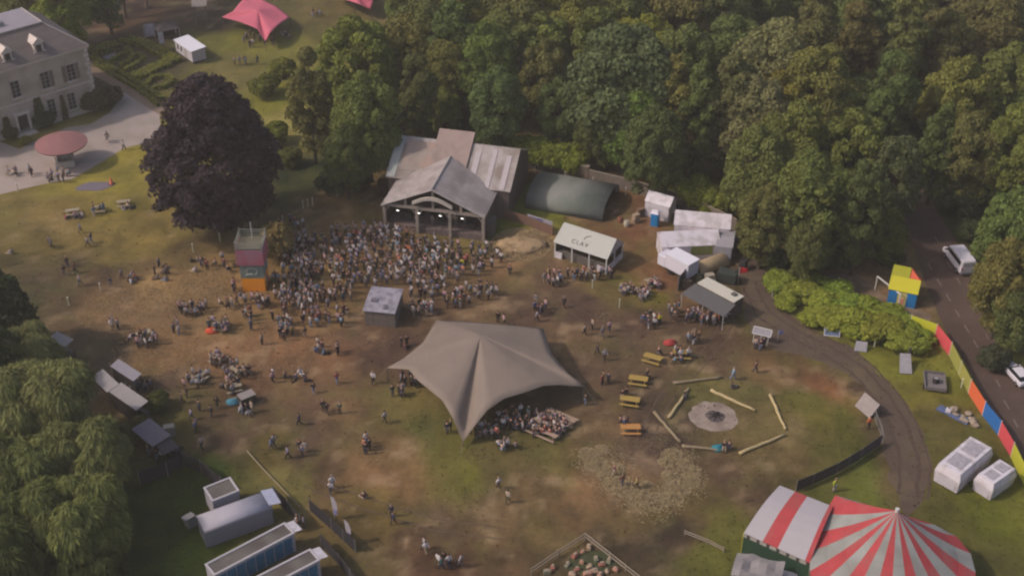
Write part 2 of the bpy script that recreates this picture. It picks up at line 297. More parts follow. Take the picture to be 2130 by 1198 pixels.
def crown_proto(name, seed, kind='round', n=15000, leaf=.3):
    """a crown of unit half-width 1 and height 0..H; returned as mesh with real sizes set by kind"""
    g = np.random.RandomState(seed)
    if kind == 'round':  RX, RZ, zc, nl, lr = 7.0, 8.6, 9.0, 110, (.8, 2.1)
    elif kind == 'tall': RX, RZ, zc, nl, lr = 5.2, 9.8, 10.6, 70, (.9, 1.8)
    elif kind == 'beech': RX, RZ, zc, nl, lr = 9.0, 12.2, 12.0, 420, (.7, 1.5)
    elif kind == 'conifer': RX, RZ, zc, nl, lr = 4.6, 11.0, 12.0, 60, (1.0, 1.9)
    elif kind == 'shrub': RX, RZ, zc, nl, lr = 1.5, 1.15, .95, 14, (.4, .75)
    elif kind == 'willow': RX, RZ, zc, nl, lr = 7.5, 7.5, 8.5, 60, (1.2, 2.6)
    L = []
    for i in range(nl):
        u = g.randn(3); u /= np.linalg.norm(u); u[2] = abs(u[2])*1.0-.35 if g.rand() < (.25 if kind == 'beech' else .55) else u[2]
        u /= np.linalg.norm(u); k = .55+.45*g.rand()**.5; r = g.uniform(*lr)
        f = max(.25, 1-r/RX*.9)
        p = np.array([u[0]*RX*f*k, u[1]*RX*f*k, zc+u[2]*RZ*(1-r/RZ*.8)*k])
        if kind == 'beech':
            p[2] = max(p[2], 2.0); p[:2] *= 1-.38*max(0, (p[2]-zc)/RZ)**1.2+.1*g.randn()*.6
        if kind == 'beech' and p[2] < zc: p[:2] *= 1.1
        if kind == 'conifer':
            t = g.rand(); a = g.rand()*2*PI; rr = RX*(1-t)**.8*(.35+.6*g.rand()); p = np.array([rr*math.cos(a), rr*math.sin(a), 2.5+t*20]); r *= (1.15-t*.6)
        L.append((p, r))
    C = np.array([l[0] for l in L]); Rr = np.array([l[1] for l in L])
    flat = .55 if kind == 'conifer' else .8
    idx = g.choice(len(L), int(n*2.2), p=Rr**2/np.sum(Rr**2)); d = g.randn(len(idx), 3); d /= np.linalg.norm(d, axis=1)[:, None]
    low = d[:, 2] < -.35; d[low, 2] *= -1
    sub = 1+.16*np.sin(d[:, 0]*7+idx)*np.sin(d[:, 1]*7+idx*2)*np.sin(d[:, 2]*6+idx)
    rad = Rr[idx]*(1+(.35 if kind == 'beech' else .12)*g.rand(len(idx))-.22*g.rand(len(idx))**2)*sub
    P = C[idx]+d*rad[:, None]*np.array([1, 1, flat])
    keep = np.ones(len(P), bool)
    for j in range(len(L)):
        q = (P-C[j])/np.array([1, 1, flat]); keep &= (np.sum(q*q, 1) > (Rr[j]*.74)**2) | (idx == j)
    keep &= P[:, 2] > (.05 if kind == 'shrub' else 1.2)
    P, d, idx = P[keep][:n], d[keep][:n], idx[keep][:n]; m = len(P)
    N = d*np.array([1, 1, 1.1])+g.randn(m, 3)*.5
    lobet = .86+.28*g.rand(len(L)); t = lobet[idx]*(.72+.56*g.rand(m)); hue = 1+.1*(g.rand(m)-.5)
    tint = np.stack([t*hue, t, t*(2-hue)*.95], 1)
    if kind == 'willow':
        ext = np.stack([d[:, 0]*.5, d[:, 1]*.5, -.9-.3*g.rand(m)], 1); P[:, 2] -= .5*g.rand(m)
        S = np.stack([leaf*g.uniform(1.4, 3.0, m), leaf*g.uniform(.22, .42, m)], 1); me = leaf_mesh(name, P, N, S, tint, ext, seed)
    elif kind == 'conifer':
        ext = d+np.array([0, 0, -.3]); S = np.stack([leaf*g.uniform(1.0, 2.0, m), leaf*g.uniform(.3, .6, m)], 1); me = leaf_mesh(name, P, N, S, tint, ext, seed)
    else:
        s = leaf*g.uniform(.6, 1.35, m); me = leaf_mesh(name, P, N, np.stack([s, s*.8], 1), tint, None, seed)
    # limbs and the deep inside of the crown
    return me, (RX, RZ, zc), [(Vector(C[j]), Rr[j]) for j in range(len(L))]
def trunk_mesh(name, H, lobes, r=.38, seed=0, shrub=False):
    mb = MB(); rr = random.Random(seed); prev = Vector((0, 0, -.3)); n = 6
    for k in range(n):
        q = Vector((rr.uniform(-.12, .12)*k, rr.uniform(-.12, .12)*k, H*.8*(k+1)/n))
        mb.beam(prev, q, r*(1-k/n*.75)*(1.35 if k == 0 else 1), 8, r*(1-(k+1)/n*.75)); prev = q
    for p, lr in rr.sample(lobes, min(14, len(lobes))):
        z0 = max(H*.15, min(p.z*.62, H*.7)); mb.beam((0, 0, z0), p, r*.32, 5, r*.08)
    me = bpy.data.meshes.new(name); me.from_pydata(mb.v, [], mb.f); me.materials.append(BARK); return me
PROTO = {}
def proto(kind, seed, n, leaf, r):
    me, dims, lobes = crown_proto('crown', seed, kind, n, leaf)
    H = dims[2]+dims[1]
    tm = trunk_mesh('trunk', H, lobes, r, seed)
    PROTO.setdefault(kind, []).append((me, tm, dims))
for s in range(4): proto('round', 11+s, 21000, .24, .4)
for s in range(2): proto('tall', 31+s, 14000, .27, .33)
for s in range(2): proto('conifer', 41+s, 15000, .3, .3)
proto('beech', 51, 42000, .27, .6)
proto('willow', 61, 30000, .3, .45); proto('willow', 62, 30000, .3, .45)
for s in range(3): proto('shrub', 71+s, 3200, .12, .05)
def tree(name, kind, x, y, sc_, colr, label, cat='tree', group=None, rz=None, variant=None, sz=1.0, tp='trunk', cp='crown'):
    lst = PROTO[kind]; k = variant if variant is not None else rnd.randrange(len(lst)); me, tm, d = lst[k % len(lst)]
    root = thing(name, label, cat, (x, y, 0), rnd.uniform(0, 6.28) if rz is None else rz, group)
    root.scale = (sc_, sc_, sc_*sz)
    c = bpy.data.objects.new(cp, me); col.objects.link(c); c.parent = root; c.color = (*lin(colr), 1)
    t = bpy.data.objects.new(tp, tm); col.objects.link(t); t.parent = root
    return root
def at_crown(px, py, kind, sc_, sz=1.0):
    zc = {'round': 9.0, 'tall': 10.6, 'conifer': 12, 'beech': 12.2, 'willow': 8.5, 'shrub': .9}[kind]*sc_*sz
    return G(px, py, zc)
# hand-placed: crown centre in the survey photo, half-width in its pixels
GR = {'d': (90, 97, 52), 'm': (105, 110, 55), 'y': (119, 119, 54), 'b': (93, 101, 60), 'g': (125, 122, 78), 'br': (104, 107, 60), 'l': (116, 122, 46), 'p': (74, 64, 60), 'o': (108, 110, 57)}
WORD = {'d': 'dark green', 'm': 'mid green', 'y': 'yellowish green', 'b': 'bluish green', 'g': 'pale grey-green', 'br': 'brownish green', 'l': 'bright lime green', 'p': 'purple-black', 'o': 'olive green'}
RXK = {'round': 7, 'tall': 5.2, 'conifer': 4.6, 'beech': 8.8, 'willow': 7.5, 'shrub': 1.5}
KW = {'round': 'broadleaf tree', 'tall': 'tall upright tree', 'conifer': 'feathery conifer', 'willow': 'willow', 'beech': 'beech'}
TL = """tall 645 215 50 br the one standing apart right of the copper beech
round 745 150 88 y at the wood's edge just left of the clearing above the stage
round 765 265 78 m leaning over the lawn left of the stage roof
round 720 335 52 d lowest at the wood's edge left of the stage
tall 850 40 50 m behind the pink tents at the top of the wood
round 870 90 72 o behind the stage, highest row
tall 870 215 44 d just behind the left gable of the stage
round 945 60 70 y above the stage at the top of the wood
round 935 160 58 m behind the middle of the stage roof
round 925 235 36 y small, right behind the rusty roof
round 1010 150 70 m above the right end of the stage
round 1035 235 62 b low behind the patched hall roof
tall 1085 190 26 p narrow, between the green trees behind the stage
round 1090 60 75 o at the top of the wood above the stage
round 1135 175 60 m left of the big dark tree
round 1165 238 52 b low behind the stone wall
round 1190 60 75 y top of the wood, left of the big dark tree
round 1300 195 130 b very large and wide behind the bar marquee
round 1248 268 58 d low at the foot of the very large tree
round 1360 320 68 d low right of the very large tree
round 1290 50 80 m behind the very large tree
round 1400 60 75 o top of the wood, middle
round 1425 150 68 m between the very large tree and the pale one
tall 1450 250 52 d in the gap beside the pale tree
round 1600 160 95 g with bleached crown top, middle of the wood
round 1570 270 80 g above the service tents
round 1575 372 76 m right behind the white service tents
round 1500 40 72 br at the top of the wood, right of middle
conifer 1690 90 75 br behind the bleached tree
round 1700 215 88 y with the sunniest yellow crown
round 1650 330 85 m above the shrub bank
round 1590 470 60 m lowest, over the service tents
round 1690 430 90 m over the shrub bank
round 1680 520 50 d low beside the shrub bank
round 1770 340 80 m left of the dark gap
tall 1790 450 52 d above the sandy path
round 1850 380 68 b beside the dark gap
round 1845 490 42 m small, beside the painted booth
tall 1850 230 55 d thin, at the dark gap
round 1790 60 85 b at the top, right of the brown conifer
conifer 1880 90 70 br second feathery one near the top
round 1950 130 82 o right of the feathery conifers
round 2050 70 90 br in the top corner
round 1990 230 80 y across the road, upper row
round 2090 210 85 o near the edge of the wood across the road
round 2020 330 68 m overhanging the road
round 2110 330 75 m beyond the road, behind the near group
tall 1950 320 44 d deep in shade beside the road
round 2100 500 76 m near the parked van, beside the road
round 2090 600 72 o right beside the van
round 2120 655 58 d nearest beside the parked white car
round 125 25 62 l right behind the mansion roof
round 45 5 60 m behind the mansion's far end
round 215 -25 60 d at the back of the mansion garden"""
BEECH = tree('copper_beech', 'beech', *at_crown(441, 322, 'beech', 1.0)[:2], 1.0, (58, 45, 52), 'huge purple-black copper beech alone on the lawn', rz=.4)
for i, ln in enumerate(TL.split('\n')):
    t = ln.split(); kind, px, py, rp, cl = t[0], float(t[1]), float(t[2]), float(t[3]), t[4]
    s = 1.0
    for _ in range(3):
        q = at_crown(px, py, kind, s); d = q.y*CT+(CAM_H-q.z)*ST; s = rp*d/FPX/RXK[kind]
    szf = max(.8, min(1.35, 1.15/s**.5)); q = at_crown(px, py, kind, s, szf)
    if q.y < 60: continue
    c = [v*rnd.uniform(.94, 1.06) for v in GR[cl]]
    tree('conifer' if kind == 'conifer' else 'broadleaf_tree', kind, q.x, q.y, s, c, '%s %s %s' % (WORD[cl], KW[kind], ' '.join(t[5:])), sz=szf)
# the wood behind: rows of individual trees
used = [(float(l.split()[1]), float(l.split()[2])) for l in TL.split('\n')]
ROWN = ['first', 'second', 'third', 'fourth', 'fifth', 'sixth', 'seventh', 'eighth', 'ninth', 'tenth', 'eleventh', 'twelfth', 'thirteenth', 'fourteenth', 'fifteenth', 'sixteenth', 'seventeenth', 'eighteenth', 'nineteenth', 'twentieth']
for row, py in enumerate([-45, 5, 120, 240]):
    k = 0
    for px in range(862, 2260, 92):
        x_, y_ = px+rnd.uniform(-22, 22), py+rnd.uniform(-14, 14)
        if row >= 1 and min((x_-a)**2+(y_-b)**2*1.6 for a, b in used) < (44 if row == 1 else 50)**2: continue
        if row == 3 and (px < 1120 or 1870 < px < 1960): continue
        kd = rnd.choice(['round', 'round', 'tall', 'conifer' if px > 1500 and row < 2 else 'round']); s = rnd.uniform(.8, 1.02)
        q = at_crown(x_, y_, kd, s); cl = rnd.choice(['m', 'o', 'y', 'br', 'b', 'd'])
        tree('conifer' if kd == 'conifer' else 'broadleaf_tree', kd, q.x, q.y, s, [v*rnd.uniform(.9, 1.08) for v in GR[cl]],
             '%s %s, %s from left in the wood, %s row from the back' % (WORD[cl], KW[kd], ROWN[min(k, 19)], ROWN[row])); k += 1
# pines with bare trunks beyond the hedge garden: crowns above the frame, trunks in view
for i, (px, py, lb) in enumerate([(200, 42, 'nearest the mansion'), (262, 38, 'with the palest trunk'), (306, 18, 'behind the black gazebo'), (372, -5, 'beyond the wooden lookout'), (440, -22, 'between lookout and pink tent'), (150, -5, 'farthest back')]):
    q = G(px, py)
    root = thing('pine_tree', 'pine with a long bare pale trunk, %s' % lb, 'tree', (q.x, q.y, 0), rnd.uniform(0, 6), None)
    mb = MB(); mb.beam((0, 0, -.2), (.1, .1, 9), .34, 8, .26); mb.beam((.1, .1, 9), (0, 0, 20), .26, 8, .1); mb.build('trunk', M('pine_bark', (104, 84, 74), scale=4, bump=.4), root)
    c = bpy.data.objects.new('crown', PROTO['round'][i % 4][0]); col.objects.link(c); c.parent = root; c.location = (0, 0, 9.5); c.scale = (.42, .42, .5); c.color = (*lin(GR['d']), 1)
# lower left: big willows
for px, py, s, cl, lb, sz, kd in [(75, 850, .92, (124, 124, 74), 'huge silvery green willow overhanging the stalls', 1.0, 'willow'), (165, 960, .72, (118, 120, 70), 'silvery willow between the stalls and the black fence', 1, 'willow'), (50, 745, .62, (122, 122, 76), 'pale willow top nearest the lawn, above the huge one', 1, 'willow'), (20, 1000, .8, (108, 112, 62), 'silvery willow at the picture edge below the huge one', 1, 'willow'), (150, 1090, .80, (110, 114, 62), 'silvery willow nearest the toilet cabins', .95, 'willow'), (-20, 1150, .8, (84, 90, 46), 'willow in the lowest corner behind the other two', 1, 'willow'), (-15, 660, .75, (54, 66, 36), 'dark bushy tree half out of view beside the lawn', .95, 'round'), (-60, 760, .8, (62, 74, 38), 'dark bushy tree behind the big willow', 1, 'round'), (175, 1190, .55, (70, 76, 38), 'small dark tree low beside the toilet cabins', .9, 'willow')]:
    q = at_crown(px, py, kd, s, sz); tree('willow_tree' if kd == 'willow' else 'broadleaf_tree', kd, q.x, q.y, s, cl, lb, sz=sz)
# shrubs
def shrub(px, py, s, c, label, group=None, sz=1.0, name='shrub'):
    q = G(px, py); return tree(name, 'shrub', q.x, q.y, s, c, label, 'bush', group, sz=sz, tp='stem', cp='foliage')
SB = [(1625,600,1.5),(1655,588,1.3),(1668,622,1.7),(1700,600,1.3),(1712,640,1.6),(1742,622,1.4),(1735,672,1.6),(1765,652,1.7),(1782,690,1.7),(1800,660,1.6),(1822,700,1.8),(1832,668,1.6),(1856,715,1.6),(1868,690,1.5),(1893,722,1.4),(1915,712,1.2),(1690,668,1.2),(1848,655,1.1),(1640,640,1.1)]
for i, (px, py, s) in enumerate(SB):
    shrub(px, py, s*1.22, [v*rnd.uniform(.95, 1.04) for v in (126, 136, 48)], 'lime green rhododendron bush, %s along the bank from the service tents' % (ROWN[i] if i < 20 else ['twenty-first', 'twenty-second', 'twenty-third', 'twenty-fourth'][i-20]), 'lime green bushes on the bank', sz=rnd.uniform(.5, .66))
for i, (px, py) in enumerate([(1086, 336), (1108, 339), (1130, 343), (1152, 347), (1176, 352), (1198, 357)]):
    shrub(px, py, 2.0, (118, 124, 44), 'yellow-green bush over the stone wall, %s from the stage' % ROWN[i], 'bushes over the stone wall', sz=1.1)
for px, py, s, c, lb in [(1445, 425, 2.2, (120, 124, 44), 'bright bush behind the white service tent, nearer the wall'), (1485, 440, 2.2, (112, 116, 44), 'bright bush behind the white service tent, nearer the wood'), (1540, 452, 1.5, (86, 88, 36), 'dull bush where the stone wall meets the wood'),
    (205, 228, 2.0, (78, 70, 44), 'brown-green bush against the mansion corner'), (232, 214, 1.5, (78, 66, 44), 'browner bush beside the mansion corner bush'), (22, 290, 1.0, (74, 72, 40), 'clipped bush beside the mansion door'),
    (92, 262, 1.5, (60, 74, 42), 'dark green bush below the ivy on the mansion'), (55, 300, .7, (112, 110, 40), 'small yellow plant in front of the mansion door'),
    (575, 300, 1.8, (108, 112, 34), 'light green bush between the copper beech and the brown tree'), (600, 345, 1.5, (88, 92, 40), 'green bush in the shade beside the copper beech'),
    (395, 105, .0, (90, 90, 40), ''), (590, 160, 1.7, (112, 112, 40), 'sunlit bush beside the pink tent lawn'), (555, 200, 1.9, (104, 106, 42), 'wide bush behind the copper beech'), (690, 395, 1.6, (60, 64, 40), 'dark bush at the foot of the wood left of the stage'), (745, 395, 1.5, (58, 62, 40), 'dark bush left of the stage beside the wood'),
    (1610, 560, 1.6, (66, 72, 36), 'dark bush at the wood corner above the track'), (1735, 560, 1.7, (60, 66, 36), 'dark bush beside the sandy path'), (1850, 552, 1.6, (66, 74, 38), 'dark bush behind the painted booth'),
    (2062, 760, 1.5, (70, 72, 50), 'grey-green bush hanging beside the parked car'), (2015, 500, 1.6, (64, 68, 38), 'bush behind the white van'), (1990, 450, 2.2, (62, 68, 36), 'big verge bush above the white van'), (2060, 400, 2.4, (62, 68, 36), 'biggest verge bush across the road'),
    (300, 905, 1.2, (90, 88, 38), 'yellow-green bush beside the dark canopy stall'), (330, 850, 1.1, (80, 84, 36), 'green bush between the two grey stalls'), (250, 930, 1.5, (84, 90, 44), 'green bush under the willow edge')]:
    if s: shrub(px, py, s, c, lb)
# golden dry conifer next to the tower
q = G(580, 540); tree('golden_shrub', 'shrub', q.x, q.y, 1.75, (136, 116, 70), 'tall golden-brown shrub right beside the painted tower', 'bush', sz=1.7, tp='stem', cp='foliage', rz=1)
# ------------------------------------------------------------------ buildings and tents
def frame_thing(F, name, label, cat, group=None): return thing(name, label, cat, (F.o.x, F.o.y, 0), F.r, group)
# ---- mansion
F = Fr((0, 152), (180, 99), (88, 48), 11); h = 11; L0 = -14; L1 = F.L; D = 17
T = frame_thing(F, 'mansion', 'grey stone mansion with slate roof and pedimented dormers', 'house')
stone = M('mansion_stone', (172, 156, 144), scale=.7, var=.13, c2=(150, 138, 122), scale2=.35, bump=.2); dress = M('dressed_stone', (190, 174, 164), scale=2)
slate = M('slate', (106, 94, 90), scale=1.2, var=.12, stripes=('Y', .45, .06)); lead = M('lead_roof', (134, 126, 132), scale=.6, var=.08)
glass = M('window_glass', (46, 44, 46), rough=.15, var=.1); frm = M('painted_frame', (160, 150, 146), var=.05); shut = M('shutter', (116, 98, 92), scale=6, stripes=('Z', .12, .2))
MB().box(L0, 0, 0, L1, D, h).build('wall', stone, T)
MB().box(L0-.2, -.25, h, L1+.25, D+.25, h+.35).box(L0, -.12, 5.1, L1+.12, -.002, 5.35).box(L0, -.1, 0, L1+.1, -.002, .7).build('cornice', dress, T)
for k in range(9): pass
qm = MB()
for k in range(13): qm.box(L1-.55-(k % 2)*.25, -.05, .7+k*.8, L1+.05, .0-.003, 1.3+k*.8)
qm.build('quoin', dress, T)
i0, zt = 4.6, h+4.1
a = [(L0, -.3, h+.36), (L1+.3, -.3, h+.36), (L1+.3, D+.3, h+.36), (L0, D+.3, h+.36)]; b = [(L0, i0, zt), (L1-i0, i0, zt), (L1-i0, D-i0, zt), (L0, D-i0, zt)]
mb = MB(); mb.loft([a, b]); mb.build('roof', slate, T)
MB().box(L0, i0-.1, zt, L1-i0+.1, D-i0+.1, zt+.12).build('flat_roof', lead, T)
mb = MB(); mb.beam((L1+.3, -.3, h+.4), (L1-i0, i0, zt+.05), .14); mb.beam((L0, i0, zt+.12), (L1-i0, i0, zt+.12), .16); mb.beam((L1-i0, i0, zt+.12), (L1-i0, D-i0, zt+.12), .13); mb.build('ridge_flashing', M('flashing', (148, 136, 134)), T)
s = MB().box(1.2, 7.4, zt+.12, 4.6, 9.6, zt+.7).build('skylight', M('skylight_glass', (86, 84, 92), rough=.2), T); mb = MB(); mb.box(1.0, 7.2, zt+.12, 4.8, 7.4, zt+.8).box(1.0, 9.6, zt+.12, 4.8, 9.8, zt+.8); mb.build('frame', lead, s)
def on_wall(px, py, y=0):                     # hit the facade plane (local y) with a sight line
    best = None
    for k in range(0, 1150, 5):
        z = k/100; q = F.l((px, py), z)
        if best is None or abs(q[1]-y) < abs(best[1]-y): best = q
    return best
def window(x, z0, z1, wd, part='window', shutters=(), sill=True):
    p = MB().box(x-wd/2, -.06, z0, x+wd/2, -.03, z1).build(part, glass, T)
    f = MB(); t = .09
    f.box(x-wd/2-t, -.16, z0-t, x-wd/2, -.003, z1+t).box(x+wd/2, -.16, z0-t, x+wd/2+t, -.003, z1+t).box(x-wd/2, -.15, z1, x+wd/2, -.003, z1+t).box(x-wd/2, -.15, z0-t, x+wd/2, -.003, z0)
    f.box(x-.03, -.11, z0, x+.03, -.061, z1)
    for k in (1, 2, 3): f.box(x-wd/2, -.1, z0+(z1-z0)*k/4-.02, x+wd/2, -.062, z0+(z1-z0)*k/4+.02)
    f.build('frame', frm, p); MB().box(x-wd/2-.25, -.3, z0-.26, x+wd/2+.25, -.003, z0-t-.002).build('sill', dress, p)
    for sd in shutters:
        xx = x+sd*(wd/2+.12); MB().box(xx, -.12, z0, xx+sd*.62, -.005, z1).build('shutter', shut, T)
ups = [(92, 160), (147, 150), (30, 178), (-28, 196), (-80, 210)]
for k, (px, py) in enumerate(ups):
    q = on_wall(px, py); window(q[0], 6.3, 9.0, 1.35, shutters=((1,), (-1, 1), (), (), ())[k])
for k, (px, py) in enumerate([(108, 225), (150, 215), (-28, 275)]):
    q = on_wall(px, py); window(q[0], 1.4, 4.2, 1.25)
for k in (0, 1, 2):  # basement lights hidden by plants
    pass
dq = on_wall(47, 252)[0]
MB().box(dq-1.15, -.5, 0, dq-.85, -.003, 3.3).box(dq+.85, -.5, 0, dq+1.15, -.003, 3.3).box(dq-1.35, -.6, 3.3, dq+1.35, -.003, 3.65).build('door_surround', dress, T)
d = MB().box(dq-.85, -.1, .3, dq+.85, -.004, 3.1).build('door', M('dark_door', (40, 34, 32)), T); MB().blob((dq+.6, -.15, 1.4), (.05, .05, .05), n=6, m=4).build('handle', M('brass', (120, 100, 60), metal=.6, rough=.4), d)
MB().box(dq-1.6, -1.6, 0, dq+1.6, -.61, .15).box(dq-1.3, -1.2, .152, dq+1.3, -.62, .3).build('step', dress, T)
for px, py in ((12, 118), (88, 107)):
    x = F.l((px, py), h+1.6)[0]; Y0 = .9
    r = MB(); r.box(x-.75, Y0, h+.9, x+.75, Y0+2.6, h+2.5); r.prism([(x-.95, Y0-.1), (x+.95, Y0-.1), (x+.95, Y0+3), (x-.95, Y0+3)], h+2.5, h+2.6)
    r.add([(x-.95, Y0-.1, h+2.6), (x+.95, Y0-.1, h+2.6), (x, Y0-.1, h+3.4), (x-.95, Y0+3.2, h+2.6), (x+.95, Y0+3.2, h+2.6), (x, Y0+3.2, h+3.4)], [(0, 1, 2), (3, 5, 4), (0, 2, 5, 3), (1, 4, 5, 2)])
    dm_ = r.build('dormer', dress, T); MB().box(x-.42, Y0-.04, h+1.15, x+.42, Y0-.01, h+2.3).build('pane', glass, dm_)
    MB().box(x-1.05, Y0-.2, h+.85, x-.5, Y0-.05, h+1.25).box(x+.5, Y0-.2, h+.85, x+1.05, Y0-.05, h+1.25).build('scroll', dress, dm_)
def ivy(x0, x1, z1, colr, seed, n=900):
    g = np.random.RandomState(seed); u = g.rand(n); v = g.rand(n)**.8
    P = np.stack([x0+(x1-x0)*(.5+(u-.5)*(1-.6*v)), -.1-.25*g.rand(n), z1*v], 1); N = np.array([0, -1, .4])+g.randn(n, 3)*.5
    t = .8+.4*g.rand(n); me = leaf_mesh('ivy', P, N, np.full((n, 2), .14)*(.7+.6*g.rand(n))[:, None], np.stack([t, t, t], 1), None, seed)
    o = bpy.data.objects.new('ivy', me); col.objects.link(o); o.parent = T; o.color = (*lin(colr), 1)
xi = on_wall(85, 240)[0]; ivy(xi-1.4, xi+1.1, 5.2, (76, 80, 40), 1); xi = on_wall(18, 280)[0]; ivy(xi-.9, xi+.9, 3.6, (84, 78, 44), 2); xi = on_wall(135, 245)[0]; ivy(xi-.5, xi+.6, 4.4, (86, 78, 50), 3, 500)
# parasols behind the mansion
cream = M('cream_canvas', (178, 172, 148), var=.05)
for (px, py), lb in (((30, 5), 'farthest cream parasol behind the mansion roof'), ((81, 33), 'middle cream parasol behind the mansion roof'), ((118, 46), 'cream parasol nearest the hedge garden, behind the mansion')):
    q = G(px, py, 2.6); p = thing('parasol', lb, 'parasol', (q.x, q.y, 0), 0, 'cream parasols behind the mansion')
    mb = MB(); mb.cyl(0, 0, 2.35, 3.0, 1.6, .05, 8); mb.build('canopy', cream, p); MB().cyl(0, 0, 0, 2.4, .04).build('pole', M('pole_metal', (120, 116, 112), metal=.5), p)
# round bar with maroon parasol on the forecourt
c0 = G(137, 342); T = thing('parasol_bar', 'white serving kiosk under a huge round maroon canopy on the forecourt', 'kiosk', (c0.x, c0.y, 0), R(20))
mb = MB(); mb.loft([[(3.9*math.cos(2*PI*i/24), 3.9*math.sin(2*PI*i/24), 3.55) for i in range(24)], [(3.95*math.cos(2*PI*i/24), 3.95*math.sin(2*PI*i/24), 3.75) for i in range(24)], [(2*math.cos(2*PI*i/24), 2*math.sin(2*PI*i/24), 4.25) for i in range(24)], [(.1*math.cos(2*PI*i/24), .1*math.sin(2*PI*i/24), 4.5) for i in range(24)]])
mb.build('canopy', M('maroon_canvas', (132, 90, 88), var=.06), T); MB().cyl(0, 0, 0, 3.9, .1).build('pole', frm, T)
mb = MB(); mb.box(-1.3, -1.3, 0, 1.3, -1.15, 1.05).box(-1.3, 1.15, 0, 1.3, 1.3, 1.05).box(-1.3, -1.149, 0, -1.15, 1.149, 1.05).box(1.15, -1.149, 0, 1.3, 1.149, 1.05); mb.build('counter', M('white_counter', (188, 180, 172), var=.05), T)
mb = MB(); mb.box(-1.45, -1.45, 1.052, 1.45, -1.05, 1.12).box(-1.45, 1.05, 1.052, 1.45, 1.45, 1.12).box(-1.45, -1.048, 1.052, -1.05, 1.048, 1.12).box(1.05, -1.048, 1.052, 1.45, 1.048, 1.12); mb.build('worktop', frm, T)
mb = MB(); [mb.beam((x, y, 1.12), (x, y, 2.5), .05) for x in (-1.3, 1.3) for y in (-1.3, 1.3)]; mb.box(-1.4, -1.4, 2.5, 1.4, 1.4, 2.62); mb.build('fascia', M('kiosk_sign', (120, 108, 96)), T)
# ---- stretch tents
def stretch(name, label, segs, apex, mat, sag=1.5, n=9, cat='tent', poles=(), th=.05, mats2=None):
    """segs: list of edge runs, each a list of (px,py,z); apex=(px,py,z)"""
    pts = []
    for s_ in segs:
        Pw = [G(p[0], p[1], p[2]) for p in s_]
        for i in range(len(Pw)-1):
            for t in (0, .34, .67): pts.append(Pw[i].lerp(Pw[i+1], t))
    O = G(*apex); m = len(pts); base = Vector((O.x, O.y, 0)); T = thing(name, label, cat, base)
    rings = []
    for k in range(n+1):
        t = 1-k/n; ring = []
        for p in pts:
            q = O.lerp(p, t); q.z = p.z+(O.z-p.z)*((1-t)**sag); ring.append(q-base)
        rings.append(ring)
    mb = MB(); mb.loft([r for r in rings[:-1]], caps=False)
    last = [tuple(x) for x in rings[-2]]; mb.add(last+[tuple(O-base)], [(i, (i+1) % m, m) for i in range(m)])
    o = mb.build('canopy', mat, T, smooth=True)
    import bmesh as _b
    bm = _b.new(); bm.from_mesh(o.data); _b.ops.remove_doubles(bm, verts=bm.verts, dist=.001); _b.ops.recalc_face_normals(bm, faces=bm.faces); bm.to_mesh(o.data); bm.free(); solid(o, th)
    mp = M('tent_pole', (90, 82, 74), var=.1)
    MB().cyl(0, 0, 0, O.z, .08).build('pole', mp, T)
    for (px, py, z) in poles:
        q = G(px, py, z)-base; d = Vector((q.x, q.y, 0)).normalized(); MB().beam((q.x-d.x*.0, q.y, 0), (q.x, q.y, z), .06).build('pole', mp, T)
        MB().beam((q.x, q.y, z), (q.x+d.x*1.8, q.y+d.y*1.8, 0), .02, 4).build('guy_rope', M('rope', (130, 120, 104)), T)
    return T
tan = M('tan_canvas', (122, 107, 96), var=.08, scale=.35, rough=.7, stripes=('X', 3.1, .03))
e1 = [(805,765,2.2),(850,768,3.1),(868,790,3.3),(920,832,3.3),(944,872,2.6),(963,918,.7)]
e2 = [(963,918,.7),(985,888,2.4),(1014,852,3.5),(1050,828,3.7),(1094,815,3.8),(1130,802,3.7),(1165,800,3.2),(1215,803,2.4)]
e3 = [(1215,803,2.4),(1180,775,3.2),(1148,736,3.5),(1130,683,2.8)]; e4 = [(1130,683,2.6),(1060,676,3.0),(1000,671,3.1),(950,668,3.0),(908,666,2.6)]; e5 = [(908,666,2.6),(880,712,3.0),(840,745,2.9),(805,765,2.2)]
T_MAIN = stretch('stretch_tent', 'large tan stretch tent pitched in the middle of the field', [e1, e2, e3, e4, e5], (1000, 697, 5.3), tan, sag=1.05, poles=[(805,765,2.2),(963,918,.7),(1215,803,2.4),(1130,683,2.6),(908,666,2.6)])
pink = M('pink_canvas', (186, 92, 108), var=.04, scale=.4, rough=.7)
stretch('stretch_tent', 'pink stretch tent on the lawn at the edge of the pines', [[(462,36,1.8),(500,46,3.0),(535,60,3.2),(552,86,2.0)], [(552,86,2.0),(562,68,3.2),(580,52,3.2),(603,36,2.2)], [(603,36,2.2),(575,14,3.0),(550,2,3.0),(520,-12,2.4)], [(520,-12,2.4),(500,5,3.0),(485,24,3.0),(462,36,1.8)]], (537, 22, 3.9), pink, poles=[(462,36,1.8),(552,86,2.0),(603,36,2.2)])
stretch('stretch_tent', 'second pink stretch tent, only its near corner in view', [[(690,-14,2),(720,0,3.2),(750,10,3.2),(770,20,2.2)], [(770,20,2.2),(776,5,3),(775,-30,2.4)], [(775,-30,2.4),(730,-45,3),(690,-14,2)]], (735, -22, 5.0), pink, poles=[(770,20,2.2)])
